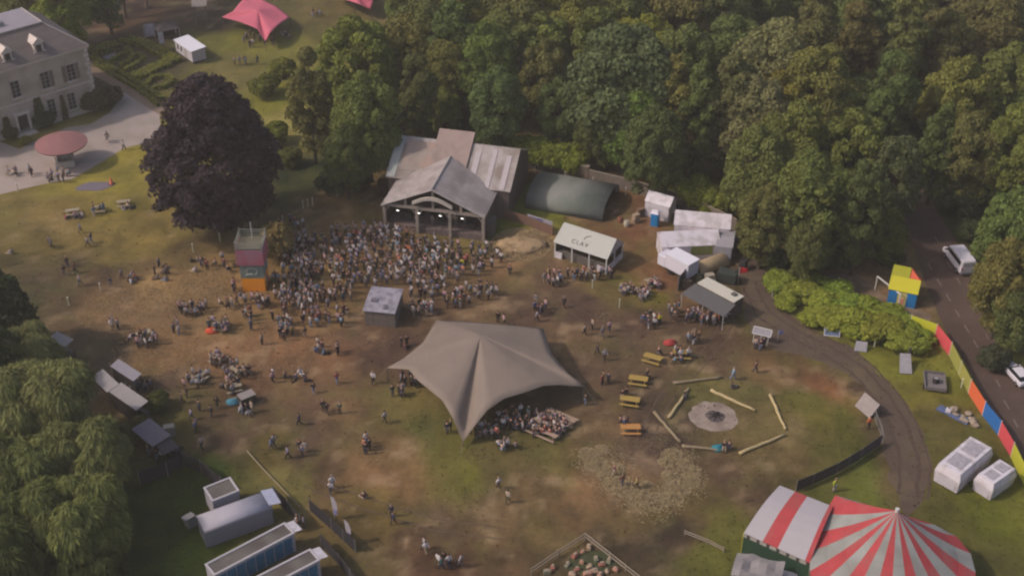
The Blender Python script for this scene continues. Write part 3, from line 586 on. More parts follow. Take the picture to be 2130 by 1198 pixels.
# ---- barn stage
F = Fr((799, 423), (1005, 449), (1030, 398), 4.3); T = frame_thing(F, 'barn_stage', 'open fronted timber barn stage with patched grey gabled roofs', 'stage'); L, W = F.L, F.W; ez = 4.3
board = M('weathered_board', (154, 142, 138), var=.16, scale=1.2, stripes=('X', .8, .07), c2=(134, 122, 118), scale2=.35); board2 = M('patched_board', (154, 143, 138), var=.14, scale=1, stripes=('X', 1.6, .1), c2=(126, 112, 104), scale2=.22)
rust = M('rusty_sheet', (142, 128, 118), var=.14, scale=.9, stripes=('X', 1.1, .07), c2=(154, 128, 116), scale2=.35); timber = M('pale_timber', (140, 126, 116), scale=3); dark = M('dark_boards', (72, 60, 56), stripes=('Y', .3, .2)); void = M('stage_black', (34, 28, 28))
mx = F.l((908, 390), 7.0)[0]; az = 7.7; mx = L/2; bk = W; rb = 9.4
mb = MB(); mb.slab([(-.35, -.35, ez-.1), (mx, -.35, az), (mx, rb, az+.1), (-.35, bk, ez)], .16); mb.slab([(mx+.01, -.35, az), (L+.35, -.35, ez-.1), (L+.35, bk, ez), (mx+.01, rb, az+.1)], .16); mb.build('roof', board, T)
mb = MB(); mb.beam((mx, -.35, az+.05), (mx, rb, az+.15), .12); mb.beam((-.35, -.4, ez-.12), (mx, -.4, az-.05), .13, 4); mb.beam((L+.35, -.4, ez-.12), (mx, -.4, az-.05), .13, 4); mb.build('ridge_cap', M('grey_timber', (150, 140, 136), scale=3), T)
for x in (0, L/3, 2*L/3, L): MB().box(x-.2, -.2, 0, x+.2, .2, ez-.25).build('post', timber, T)
mb = MB(); mb.box(-.3, -.22, ez-.24, L+.3, .22, ez+.12); mb.build('beam', timber, T)
mb = MB()
for x in (0, L/3, 2*L/3, L):
    for sd in (-1, 1):
        if 0 < x+sd < L: mb.beam((x+sd*.15, 0, ez-1.1), (x+sd*.95, 0, ez-.2), .1, 4)
mb.build('brace', timber, T)
for x in (L*.22, mx, L*.78):
    zz = ez+.12+(az-ez)*(1-abs(x-mx)/(mx+.3))-.25; MB().box(x-.16, -.15, ez+.122, x+.16, .15, max(zz, ez+.5)).build('gable_post', timber, T)
mb = MB(); N = 14; rin, rout = [], []
for k in range(N+1):
    t = k/N; x = mx-2.9+5.8*t; z = ez+.9+1.05*math.sin(PI*t); rin.append((x, z-.24)); rout.append((x, z+.24))
mb.loft([[(rin[k][0], -.62, rin[k][1]), (rout[k][0], -.62, rout[k][1]), (rout[k][0], -.3, rout[k][1]), (rin[k][0], -.3, rin[k][1])] for k in range(N+1)]); mb.build('arch_sign', M('cream_board', (176, 164, 154), var=.05), T)
MB().box(-.1, .21, 0, L+.1, W, .95).build('stage_floor', M('stage_floor', (104, 90, 86), scale=1, stripes=('X', .4, .12)), T)
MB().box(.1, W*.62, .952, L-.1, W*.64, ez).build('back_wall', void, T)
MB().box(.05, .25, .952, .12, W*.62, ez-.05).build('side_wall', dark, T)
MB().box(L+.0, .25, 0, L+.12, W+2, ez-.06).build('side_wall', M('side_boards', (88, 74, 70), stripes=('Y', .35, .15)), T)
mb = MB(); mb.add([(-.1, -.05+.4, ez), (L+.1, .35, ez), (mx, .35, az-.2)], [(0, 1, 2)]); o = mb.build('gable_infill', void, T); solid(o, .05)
lamp = bpy.data.materials.new('lamp_glow'); lamp.use_nodes = True; em = lamp.node_tree.nodes['Principled BSDF']; em.inputs['Emission Color'].default_value = (1, .93, .88, 1); em.inputs['Emission Strength'].default_value = 2.2
for t in (.155, .37, .585, .805):
    p = MB().beam((L*t, -.5, ez-.15), (L*t, -.75, ez-.4), .17, 8, .22).build('lamp', M('lamp_black', (40, 36, 36)), T); MB().beam((L*t, -.755, ez-.405), (L*t, -.79, ez-.44), .19, 10, .19).build('lens', lamp, p)
mb = MB(); rr = random.Random(2)
for k in range(8): x = .8+k*1.6; y = 1.4+rr.uniform(0, 2.4); MB().box(x, y, .955, x+rr.uniform(.5, 1.1), y+.6, .955+rr.uniform(.5, 1.5)).build('amplifier', M('black_kit', (44, 40, 42), scale=5), T)
# rear hall
ridge = 8.3; e0, e1_ = 4.9, 4.9
A, B = F.l((805, 362), e0), F.l((1058, 398), e1_); Cc, Dd = F.l((835, 282), ridge), F.l((1078, 310), ridge)
y0 = (A[1]+B[1])/2; y1 = (Cc[1]+Dd[1])/2; xa = (A[0]+Cc[0])/2; xb = (B[0]+Dd[0])/2
print('BARN', L, W, 'az', az, 'mx', mx, 'rear', A, B, Cc, Dd)
mb = MB(); mb.slab([(xa-.3, y0-.4, e0-.1), (xb+.3, y0-.4, e0-.1), (xb+.3, y1, ridge), (xa-.3, y1, ridge)], .15); mb.slab([(xa-.3, y1+.01, ridge), (xb+.3, y1+.01, ridge), (xb+.3, 2*y1-y0+.4, e0-.1), (xa-.3, 2*y1-y0+.4, e0-.1)], .15); mb.build('rear_roof', board2, T)
mb = MB(); yy = y0; wl = [(xa, yy), (xb, yy), (xb, 2*y1-y0), (xa, 2*y1-y0)]
mb.box(xa, y0, 0, xb, 2*y1-y0, e0-.15); mb.add([(xa, y0, e0-.15), (xa, 2*y1-y0, e0-.15), (xa, y1, ridge-.2), (xb, y0, e0-.15), (xb, 2*y1-y0, e0-.15), (xb, y1, ridge-.2)], [(0, 2, 1), (3, 4, 5)]); mb.build('rear_wall', M('rear_boards', (98, 84, 78), stripes=('X', .35, .15)), T)
# patches on the rear roof follow its slope
def patch(xm, ym, wx, wy, m, nm='roof_patch'):
    z = lambda y: e0-.1+(ridge-e0+.1)*(y-(y0-.4))/(y1-y0+.4)
    MB().slab([(xm, ym, z(ym)+.09), (xm+wx, ym, z(ym)+.09), (xm+wx, ym+wy, z(ym+wy)+.09), (xm, ym+wy, z(ym+wy)+.09)], .08).build(nm, m, T)
DY = y1-y0
patch(xa-.25, y0-.3, 1.3, DY+.2, M('pale_sheet', (150, 150, 144), var=.06)); patch(xa+1.6, y0+DY*.15, 5.2, DY*.75, rust)
for k, (fx, ww) in enumerate(((.66, .9), (.8, .7), (.92, .8))): patch(xa+(xb-xa)*fx, y0-.3, ww, DY*(.85+.1*(k % 2)), M('silver_sheet', (166, 154, 154), var=.07))
# raised rusty lantern roof behind
q0, q1, q2 = (4.2, 14.2), (9.6, 14.2), (0, 8.6)
MB().slab([(q0[0], q2[1], 6.3), (q1[0], q2[1], 6.3), (q1[0], q0[1], 9.5), (q0[0], q0[1], 9.5)], .14).build('lantern_roof', M('rust_roof', (142, 122, 114), var=.16, scale=1.1, c2=(150, 128, 120), scale2=.5), T)
mb = MB(); mb.loft([[(x, 9.0, 5.5), (x, 14.1, 7.0), (x, 14.1, 9.3), (x, 9.0, 6.35)] for x in (4.3, 9.5)]); mb.build('lantern_wall', dark, T)
# lean-to beside right wall
MB().box(L+.14, W*.2, 0, L+.9, W*.55, 2.2).build('side_door', M('door_boards', (90, 84, 78)), T)
# little stall left of stage
q = G(797, 408); t_ = thing('speaker_stack', 'stack of dark speakers beside the left post of the stage', 'speakers', (q.x, q.y, 0), R(-15))
for k in range(3): MB().box(-.6, -.45, k*.95, .6, .45, k*.95+.9).build('cabinet', M('speaker_cab', ((70, 44, 40), (150, 128, 118), (84, 60, 54))[k]), t_, bevel=.03)
# ---- quonset shed, walls
F = Fr((1092, 432), (1253, 462), (1280, 400), 0); T = frame_thing(F, 'arched_shed', 'long dark green arched shed behind the bar marquee', 'shed'); L, W = F.L, F.W
N = 14; ringf = lambda x, dr=0: [(x, W/2-(W/2+dr)*math.cos(PI*k/N), (2.7+dr)*math.sin(PI*k/N)**.8 if 0 < k < N else 0) for k in range(N+1)]
mb = MB(); mb.loft([ringf(0), ringf(L)], close=False, caps=False); o = mb.build('roof', M('green_sheet', (118, 117, 110), var=.1, scale=.5, stripes=('X', .7, .05), c2=(100, 104, 94)), T, smooth=True); solid(o, .08)
mb = MB(); r_ = ringf(.05, -.1); mb.add(r_, [tuple(range(len(r_)))]); mb.build('end_wall', M('shed_end', (74, 66, 58)), T)
mb = MB(); r_ = ringf(L-.6, -.1); mb.add(r_, [tuple(range(len(r_)))]); mb.build('end_wall', M('opening_shade', (44, 36, 32)), T)  # this end is open: dark sheet stands for the shade inside
def wall_line(name, label, cat, pts, h, t, m, cap=None, pn='wall', post=None, capname='coping'):
    P = [G(*p) for p in pts]; T = thing(name, label, cat, P[0]); o = P[0]; mb = MB(); cp = MB(); k = 0
    for i in range(len(P)-1):
        a, b = P[i]-o, P[i+1]-o; d = (b-a).normalized(); n = Vector((-d.y, d.x, 0))*t/2
        z1 = h-.003*(i % 2)
        mb.prism([(a-n)[:2], (b-n)[:2], (b+n)[:2], (a+n)[:2]], 0, z1)
        if cap: n2 = n*1.35; cp.prism([(a-n2)[:2], (b-n2)[:2], (b+n2)[:2], (a+n2)[:2]], h+.002, h+.1+.003*(i % 2))
    mb.build(pn, m, T)
    if cap: cp.build(capname, cap, T)
    if post:
        for i in range(len(P)-1):
            a, b = P[i]-o, P[i+1]-o; nn = max(1, int((b-a).length/2.6))
            for k in range(nn+(i == len(P)-2)):
                q = a.lerp(b, k/nn); MB().cyl(q.x, q.y, 0, h+.12, post[0], n=6).build('post', post[1], T)
    return T
wall_line('stone_wall', 'old stone wall running from the stage towards the wood', 'wall', [(1072, 345), (1150, 358), (1225, 375)], 2.3, .5, M('wall_stone', (104, 88, 76), scale=2, bump=.4, c2=(88, 76, 64)), M('coping_stone', (132, 118, 106)))
wall_line('site_fence', 'grey hoarding behind the white service tents', 'fence', [(1225, 378), (1310, 398), (1400, 425), (1470, 452), (1530, 482)], 2.0, .12, M('grey_hoarding', (110, 98, 88), scale=1.5, stripes=('X', 1.2, .08)), M('hoarding_rail', (136, 122, 106)), pn='hoarding', capname='top_rail')
wall_line('timber_fence', 'reddish board fence between the stage and bar marquee', 'fence', [(1040, 452), (1095, 468), (1150, 490)], 1.5, .15, M('red_board', (112, 84, 70), scale=3, stripes=('X', .2, .1)), pn='boards')
F = Fr((1098, 466), (1150, 482), z=0); T = frame_thing(F, 'banner', 'white and blue printed banner on the reddish fence', 'banner')
MB().box(0, -.16, .35, F.L, -.11, 1.75).build('cloth', M('banner_white', (150, 142, 148), var=.08), T)
mb = MB(); mb.box(.3, -.175, 1.2, F.L*.45, -.162, 1.5).box(F.L*.4, -.175, .5, F.L*.62, -.162, 1.6).box(F.L*.75, -.175, .6, F.L*.9, -.162, 1.1); mb.build('print', M('banner_blue', (92, 92, 132)), T)
# ---- bar marquee
F = Fr((1155, 503), (1262, 538), (1312, 512), 2.5); T = frame_thing(F, 'bar_marquee', 'off-white bar marquee with open counter front and dark roof lettering', 'marquee'); L, W = F.L, max(F.W, 4.6); ez = 2.5; rz = 4.3
canv = M('offwhite_canvas', (166, 162, 154), var=.04, scale=.6); wht = M('white_pvc', (196, 186, 190), var=.07, scale=1.0, rough=.5, c2=(172, 162, 162), scale2=.8); wpole = M('white_pole', (186, 180, 176), var=.04)
rxa = F.l((1180, 446), rz); print('BAR', L, W, rxa)
rzc = rz
ry = W*.55
mb = MB(); mb.slab([(-.2, -.2, ez), (L+.2, -.2, ez), (L+.1, ry, rz), (-.1, ry, rz)], .05); mb.slab([(-.1, ry+.01, rz), (L+.1, ry+.01, rz), (L+.2, W+.2, ez), (-.2, W+.2, ez)], .05)
mb.build('roof', canv, T)
for xg, od in ((L+.1, (0, 1, 2)), (-.1, (0, 2, 1))): o = MB().add([(xg, -.15, ez), (xg, W+.15, ez), (xg, ry, rz-.05)], [od]).build('gable', M('gable_canvas', (156, 146, 148), var=.04), T); solid(o, .03)
for x, y in ((0, 0), (L/3, 0), (2*L/3, 0), (L, 0), (L, W/2), (L, W), (0, W)): MB().box(x-.07, y-.07, 0, x+.07, y+.07, ez-.06).build('pole', wpole, T)
[MB().box(*b_).build('side_panel', wht, T) for b_ in ((.1, -.05, 0, 1.1, .05, 1.0), (L-1.4, -.05, 0, L-.1, .05, 1.0), (L-.04, .1, 0, L+.04, W-.1, 1.0))]
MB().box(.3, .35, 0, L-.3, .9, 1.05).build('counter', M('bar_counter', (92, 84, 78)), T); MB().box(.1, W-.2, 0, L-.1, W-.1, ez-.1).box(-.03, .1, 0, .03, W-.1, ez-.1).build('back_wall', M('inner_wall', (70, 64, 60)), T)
def roof_text(txt, T, x, y, size, A, B, C, m, nm='lettering', rot=0):
    cu = bpy.data.curves.new('lettering', 'FONT'); cu.body = txt; cu.size = size; cu.extrude = .006; cu.align_x = 'CENTER'; cu.space_character = 1.35
    ob = bpy.data.objects.new('tmp', cu); col.objects.link(ob); bpy.context.view_layer.update()
    me = bpy.data.meshes.new_from_object(ob.evaluated_get(bpy.context.evaluated_depsgraph_get())); bpy.data.objects.remove(ob)
    u = (B-A).normalized(); n = u.cross(C-A).normalized(); v = n.cross(u); o = A+u*x+v*y+n*.03
    me.transform(Matrix((( u.x, v.x, n.x, o.x), (u.y, v.y, n.y, o.y), (u.z, v.z, n.z, o.z), (0, 0, 0, 1))) @ Matrix.Rotation(rot, 4, 'Z'))
    me.materials.clear(); me.materials.append(m); ob = bpy.data.objects.new(nm, me); col.objects.link(ob); ob.parent = T; return ob
ink = M('roof_ink', (84, 78, 72))
A_, B_, C_ = Vector((-.2, -.2, ez)), Vector((L+.2, -.2, ez)), Vector((-.1, ry, rz))
roof_text('CLAV', T, L*.46, .75, .85, A_, B_, C_, ink)
u = (B_-A_).normalized(); nn = u.cross(C_-A_).normalized(); vv = nn.cross(u); mb = MB(); prev = None
for k in range(7):
    t = R(100+k*14); p = A_+u*(L*.62+1.0*math.cos(t))+vv*(1.75+.75*math.sin(t))+nn*.02
    if prev: mb.beam(prev, p, .05, 4)
    prev = p
mb.build('emblem', ink, T)
# ---- service tents
def marquee(name, label, pa, pb, pc, ez, rz, m, cat='marquee', closed=True, open_front=False, ridge_along='x', group=None, wallm=None):
    F = Fr(pa, pb, pc, ez); T = frame_thing(F, name, label, cat, group); L, W = F.L, F.W; s = 1 if W > 0 else -1
    y1 = W
    mb = MB()
    if ridge_along == 'x':
        mb.slab([(-.1, 0, ez), (L+.1, 0, ez), (L+.1, y1/2, rz), (-.1, y1/2, rz)], .05); mb.slab([(-.1, y1/2+.01*s, rz), (L+.1, y1/2+.01*s, rz), (L+.1, y1, ez), (-.1, y1, ez)], .05); mb.build('roof', m, T)
        [MB().add([(xg, 0, ez-.05), (xg, y1, ez-.05), (xg, y1/2, rz-.06)], [(0, 1, 2)]).build('gable', wallm or m, T) for xg in (.02, L-.02)]
    else:
        mb.slab([(0, 0, ez), (0, y1, ez), (L/2, y1, rz), (L/2, 0, rz)], .05); mb.slab([(L/2+.01, 0, rz), (L/2+.01, y1, rz), (L, y1, ez), (L, 0, ez)], .05); mb.build('roof', m, T)
        g_ = MB(); g_.add([(0, .02*s, ez-.05), (L, .02*s, ez-.05), (L/2, .02*s, rz-.06)], [(0, 1, 2)]); g_.add([(0, y1-.02*s, ez-.05), (L, y1-.02*s, ez-.05), (L/2, y1-.02*s, rz-.06)], [(0, 1, 2)]); g_.build('gable', wallm or m, T)
    if closed:
        w = MB(); t = .04
        w.box(.05, y1-t*s, 0, L-.05, y1, ez-.06).box(.0, .05*s, 0, t, y1-.05*s, ez-.06).box(L-t, .05*s, 0, L, y1-.05*s, ez-.06)
        if not open_front: w.box(.05, 0, 0, L-.05, t*s, ez-.06)
        w.build('side_wall', wallm or m, T)
    return T, L, W
T, L, W = marquee('white_marquee', 'small white marquee behind the blue toilet near the stone wall', (1342, 418), (1392, 432), (1405, 414), 2.5, 3.6, wht)
T, L, W = marquee('white_marquee', 'white service marquee farthest back, against the wood, with turquoise stripe', (1403, 468), (1518, 478), (1527, 456), 3.0, 4.6, wht)
MB().box(L*.66, -.03, 2.2, L*.95, -.002, 2.6).build('stripe', M('turquoise', (90, 150, 170)), T)
T, L, W = marquee('white_marquee', 'middle white service marquee behind the lorry', (1378, 515), (1498, 509), (1505, 476), 2.4, 3.7, wht)
p = MB().box(L*.5, -.03, .9, L*.88, -.002, 2.3).build('clear_window', M('green_window', (120, 124, 62), var=.25, scale=3), T); mb = MB(); [mb.box(L*.5+L*.38*k/4-.04, -.06, .85, L*.5+L*.38*k/4+.04, -.031, 2.35) for k in range(5)]; mb.build('frame', M('window_bar', (120, 120, 110)), p)
T, L, W = marquee('grey_shelter', 'grey translucent shelter beside the middle service marquee', (1490, 512), (1523, 516), (1527, 480), 2.6, 3.0, M('grey_pvc', (140, 134, 138), var=.08))
# lorry body
F = Fr((1388, 545), (1423, 592), (1452, 580), 0)
F = Fr((1385, 528), (1432, 553), (1452, 545), 2.9); T = frame_thing(F, 'box_lorry', 'white box lorry parked against the service marquees', 'lorry'); L, W = F.L, max(F.W, 2.2)
MB().box(0, 0, .75, L, W, 2.9).build('cargo_box', M('white_van_body', (196, 188, 196), var=.03, rough=.4), T, bevel=.05); MB().box(-.05, -.05, 2.9, L+.05, W+.05, 3.0).build('roof_rail', M('roof_white', (206, 200, 206), var=.03), T)
MB().box(.1, .15, .45, L-.1, W-.15, .75).build('chassis', M('chassis', (50, 48, 50)), T)
for x in (.9, L-1): [MB().beam((x, y-.12, .45), (x, y+.12, .45), .45, 14).build('wheel', M('tyre', (34, 32, 34)), T) for y in (.15, W-.15)]
mb = MB(); mb.box(L+.002, .1, .8, L+.03, W/2-.03, 2.8).box(L+.002, W/2+.03, .8, L+.03, W-.1, 2.8); mb.build('rear_door', M('door_white', (176, 170, 178), var=.03), T)
MB().box(-1.5, .1, .5, -.05, W-.1, 2.2).build('cab', M('white_van_body', (196, 188, 196)), T, bevel=.15)
# blue toilet
def toilet(px, py, rot, c, label, group=None, parent=None):
    q = G(px, py); T = thing('portable_toilet', label, 'toilet', (q.x, q.y, 0), rot, group); m = M('plastic_%d' % c[0], c, var=.06, rough=.5)
    MB().box(-.55, -.55, .1, .55, .55, 2.1).build('cabin', m, T, bevel=.04); MB().box(-.6, -.6, 0, .6, .6, .1).build('base', M('grey_plastic', (120, 116, 116)), T)
    mb = MB(); mb.loft([[(-.6, -.6, 2.1), (.6, -.6, 2.1), (.6, .6, 2.1), (-.6, .6, 2.1)], [(-.35, -.35, 2.32), (.35, -.35, 2.32), (.35, .35, 2.32), (-.35, .35, 2.32)]]); mb.build('roof', M('roof_white', (206, 200, 206)), T)
    d = MB().box(-.42, -.6, .15, .42, -.56, 2.0).build('door', m, T); MB().box(.28, -.64, 1.0, .34, -.605, 1.15).build('handle', M('grey_plastic', (120, 116, 116)), d)
toilet(1362, 468, R(-20), (30, 116, 170), 'bright blue portable toilet in front of the small white marquee')
# straw coloured tarp roll
F = Fr((1464, 575), (1514, 556), z=0); T = frame_thing(F, 'straw_tent', 'low straw coloured tunnel tent between lorry and catering trailer', 'tent')
mb = MB(); N = 10; rg = lambda x, k: [(x, 1.1-1.1*math.cos(PI*j/N), 1.7*k*math.sin(PI*j/N)) for j in range(N+1)]
mb.loft([rg(-.4, .5), rg(0, .95), rg(F.L*.5, 1), rg(F.L, .95), rg(F.L+.5, .55)], close=False, caps=False); o = mb.build('canopy', M('straw_canvas', (152, 130, 100), var=.08), T, smooth=True); solid(o, .04)
# catering trailer with awning
F = Fr((1452, 588), (1527, 628), (1543, 618), 3.0); T = frame_thing(F, 'catering_trailer', 'long dark food trailer with cream roof and grey awning', 'food trailer'); L, W = F.L, max(F.W, 1.9)
MB().box(0, 0, .5, L, W, 2.85).build('body', M('dark_trailer', (66, 56, 54), var=.1), T); MB().box(-.05, -.05, 2.852, L+.05, W+.05, 3.0).build('roof', M('cream_roof', (182, 174, 160), var=.05), T)
v = MB().box(L-1.3, W*.5, 3.002, L-.7, W*.8, 3.25).build('roof_vent', M('vent_grey', (90, 86, 84)), T)
o = MB().slab([(-.4, -.02, 2.7), (L+.3, -.02, 2.7), (L+.5, -2.6, 2.2), (-.6, -2.6, 2.2)], .05).build('awning', M('awning_grey', (84, 80, 80), var=.08), T)
for x in (-.5, L*.5, L+.4): MB().cyl(x, -2.5, 0, 2.2, .04, n=6).build('awning_pole', wpole, T)
MB().box(.3, -.3, 1.0, L-.3, -.003, 1.08).build('serving_shelf', M('cream_roof', (182, 174, 160)), T); MB().box(.4, -.02, 1.1, L-.4, -.004, 2.2).build('hatch', M('hatch_dark', (34, 30, 30)), T)
for x in (L*.3, L*.6): [MB().beam((x, y-.1, .35), (x, y+.1, .35), .35, 12).build('wheel', M('tyre', (34, 32, 34)), T) for y in (.1, W-.1)]
q = G(1410, 605); T = thing('dark_screen', 'tall dark screen panel at the end of the food trailer', 'screen', (q.x, q.y, 0), R(60)); MB().box(0, -.04, 0, 2.2, .04, 2.2).build('panel', M('screen_dark', (66, 62, 62)), T); MB().box(-.08, -.06, 0, -.002, .06, 2.3).box(2.202, -.06, 0, 2.28, .06, 2.3).build('upright', M('vent_grey', (90, 86, 84)), T)
q = G(1535, 590); T = thing('flag', 'bright red flag on a short pole beside the food trailer', 'flag', (q.x, q.y, 0), R(15)); MB().cyl(0, 0, 0, 2.6, .035, n=6).build('pole', wpole, T)
mb = MB(); mb.loft([[(x, .12*math.sin(x*5), 1.5+(.2*x)), (x, .12*math.sin(x*5+.5), 2.55-.15*x)] for x in (0, .25, .5, .75, 1.0, 1.2)], close=False, caps=False); o = mb.build('cloth', M('flag_red', (214, 50, 56), var=.05), T); solid(o, .02)
q = G(1512, 585); T = thing('generator', 'dark green generator and crates behind the straw coloured tent', 'generator', (q.x, q.y, 0), R(-20)); MB().box(-1.3, -.8, .2, 1.3, .8, 1.6).build('housing', M('generator_green', (50, 54, 50)), T, bevel=.08); MB().box(-1.1, -.7, 0, 1.1, .7, .2).build('skid', M('tyre', (34, 32, 34)), T); mb = MB(); mb.cyl(.8, 0, 1.6, 2.0, .08); mb.build('exhaust', M('vent_grey', (90, 86, 84)), T)
# ---- painted tower
F = Fr((506, 606), (553, 606), z=0); T = frame_thing(F, 'painted_tower', 'narrow lookout tower with orange base and pink panel', 'tower'); L = 3.0; W = 3.0
def lv(z0, z1, m, nm, grow=0, label=None):
    o = MB().box(-grow, -grow, z0, L+grow, W+grow, z1).build(nm, m, T)
    if label: o['label'] = label
    return o
lv(0, 2.15, M('orange_board', (230, 142, 34), var=.07, scale=1.5), 'base_panel', 0, 'orange base panel')
lv(2.152, 4.3, M('greygreen_board', (112, 118, 112), var=.14, scale=1.1, c2=(98, 122, 108)), 'sign_panel', .03, 'grey green panel with pale drawing')
lv(4.302, 6.6, M('pink_board', (160, 84, 96), var=.16, scale=.9, c2=(150, 104, 118), scale2=.4), 'balcony_panel', .28, 'pink balcony panel')
mb = MB()
for k in range(9): t = R(-60+k*38); tt = R(-60+(k+1)*38); mb.beam((L*.5+.75*math.cos(t), -.06, 3.2+.55*math.sin(t)), (L*.5+.75*math.cos(tt), -.06, 3.2+.55*math.sin(tt)), .06, 4)
mb.beam((L*.2, -.06, 2.6), (L*.5, -.06, 2.9), .06, 4); mb.build('drawing', M('drawn_line', (168, 162, 150)), T)
mb = MB()
for z in (6.85, 7.25, 7.6): mb.box(-.28, -.28, z, L+.28, -.22, z+.12).box(-.28, W+.22, z, L+.28, W+.28, z+.12).box(-.28, -.218, z, -.22, W+.218, z+.12).box(L+.22, -.218, z, L+.28, W+.218, z+.12)
mb.build('railing', M('rail_timber', (130, 128, 116), scale=4), T)
for x in (-.2, L+.2): [MB().box(x-.09, y-.09, 6.6, x+.09, y+.09, 7.85).build('corner_post', M('rail_timber', (130, 128, 116)), T) for y in (-.2, W+.2)]
MB().cyl(L*.5, W*.9, 6.6, 9.2, .05, n=6).build('mast', wpole, T)
MB().box(-.2, -.2, 6.602, L+.2, W+.2, 6.7).build('deck', M('deck_timber', (100, 94, 78)), T)
# ---- sound desk hut
F = Fr((757, 642), (820, 648), (843, 604), 2.6); T = frame_thing(F, 'sound_desk_hut', 'small wooden sound desk hut with patched grey roof in the crowd', 'hut'); L, W = F.L, F.W
mb = MB(); N = 6
for k in range(N):
    f = lambda j: (W*j/N-.2, 2.5+1.0*math.sin(R(20)+R(70)*j/N)*1.0)
    a, b = f(k), f(k+1); mb.slab([(-.15, a[0], a[1]), (L+.15, a[0], a[1]), (L+.15, b[0], b[1]), (-.15, b[0], b[1])], .06)
mb.build('roof', M('patched_grey', (140, 134, 142), var=.1, scale=1.2, c2=(114, 108, 116), scale2=1.1, stripes=('X', .9, .08)), T)
T.scale.z = .84
MB().box(0, 0, 0, L, W-.3, 2.55).build('wall', M('hut_boards', (104, 92, 84), stripes=('X', .25, .12)), T); MB().box(.4, W-.31, 1.0, L-.4, W-.28, 2.2).build('hatch', M('hatch_dark', (34, 30, 30)), T)
q = [( .5, 1.5, .9, .7), (L*.6, .4, .5, .9)]
for x, y, a, b in q:
    z = 2.5+math.sin(R(20)+R(70)*(y/W))+.12; MB().box(x, y, z-.25, x+a, y+b, z+.1).build('roof_patch', M('dark_patch', (96, 90, 98)), T)
# ---- white trailers, kiosks top left
F = Fr((363, 84), (398, 108), (420, 96), 2.45); T = frame_thing(F, 'site_cabin', 'small white cabin trailer on the upper lawn', 'cabin'); L, W = F.L, max(F.W, 1.8); print('CABIN', L, W)
MB().box(0, 0, .35, L, W, 2.45).build('body', M('cabin_white', (182, 172, 174), var=.05), T); MB().slab([(-.2, -.2, 2.5), (L+.2, -.2, 2.5), (L+.2, W+.2, 2.7), (-.2, W+.2, 2.7)], .12).build('roof', M('roof_white', (206, 200, 206)), T)
for x in (.5, 1.3): MB().box(x*L/4, -.03, 1.1, x*L/4+.5, -.003, 2.0).build('window', glass, T)
d = MB().box(L*.55, -.04, .4, L*.55+.75, -.003, 2.3).build('door', frm, T); MB().box(L*.55+.6, -.08, 1.2, L*.55+.68, -.041, 1.35).build('handle', M('lamp_black', (40, 36, 36)), d)
MB().box(.2, .2, 0, L-.2, W-.2, .35).build('chassis', M('chassis', (50, 48, 50)), T)
F = Fr((328, 66), (372, 58), (376, 42), 2.5); T = frame_thing(F, 'gazebo', 'black peaked gazebo with a white side panel on the upper lawn', 'gazebo'); L, W = F.L, max(F.W, 3)
mb = MB(); mb.loft([[(-.1, -.1, 2.4), (L+.1, -.1, 2.4), (L+.1, W+.1, 2.4), (-.1, W+.1, 2.4)], [(L/2-.1, W/2-.1, 3.3), (L/2+.1, W/2-.1, 3.3), (L/2+.1, W/2+.1, 3.3), (L/2-.1, W/2+.1, 3.3)]]); mb.build('canopy', M('black_canvas', (70, 62, 62), var=.08), T)
for x in (0, L): [MB().cyl(x, y, 0, 2.4, .05, n=6).build('pole', wpole, T) for y in (0, W)]
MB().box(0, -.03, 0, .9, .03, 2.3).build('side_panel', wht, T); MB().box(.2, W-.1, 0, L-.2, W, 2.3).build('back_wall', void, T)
q = G(310, 84); T = thing('display_board', 'curved white display board beside the black gazebo', 'board', (q.x, q.y, 0), R(60)); mb = MB()
mb.loft([[(math.cos(t)*2, math.sin(t)*1.4, 0), (math.cos(t)*2, math.sin(t)*1.4, 2.4)] for t in [R(-40+k*16) for k in range(8)]], close=False, caps=False); o = mb.build('panel', wht, T); solid(o, .08)
MB().cyl(2, 0, 0, 2.5, .05, n=6).cyl(.35, 1.37, 0, 2.5, .05, n=6).build('frame', wpole, T)
q = G(420, 48); T = thing('wooden_lookout', 'small wooden roofed lookout at the edge of the pines', 'hut', (q.x, q.y, 0), R(10)); tm = M('lookout_timber', (112, 100, 92), scale=3)
for x in (-1, 1): [MB().box(x-.08, y-.08, 0, x+.08, y+.08, 3.9).build('post', tm, T) for y in (-.8, .8)]
MB().box(-1.1, -.9, 1.5, 1.1, .9, 1.62).build('floor', tm, T); MB().box(-1.1, -.95, 1.622, 1.1, -.89, 2.5).build('railing', tm, T); MB().slab([(-1.4, -1.3, 3.8), (1.4, -1.3, 3.8), (1.4, 1.2, 4.3), (-1.4, 1.2, 4.3)], .1).build('roof', M('lookout_roof', (128, 118, 112)), T)
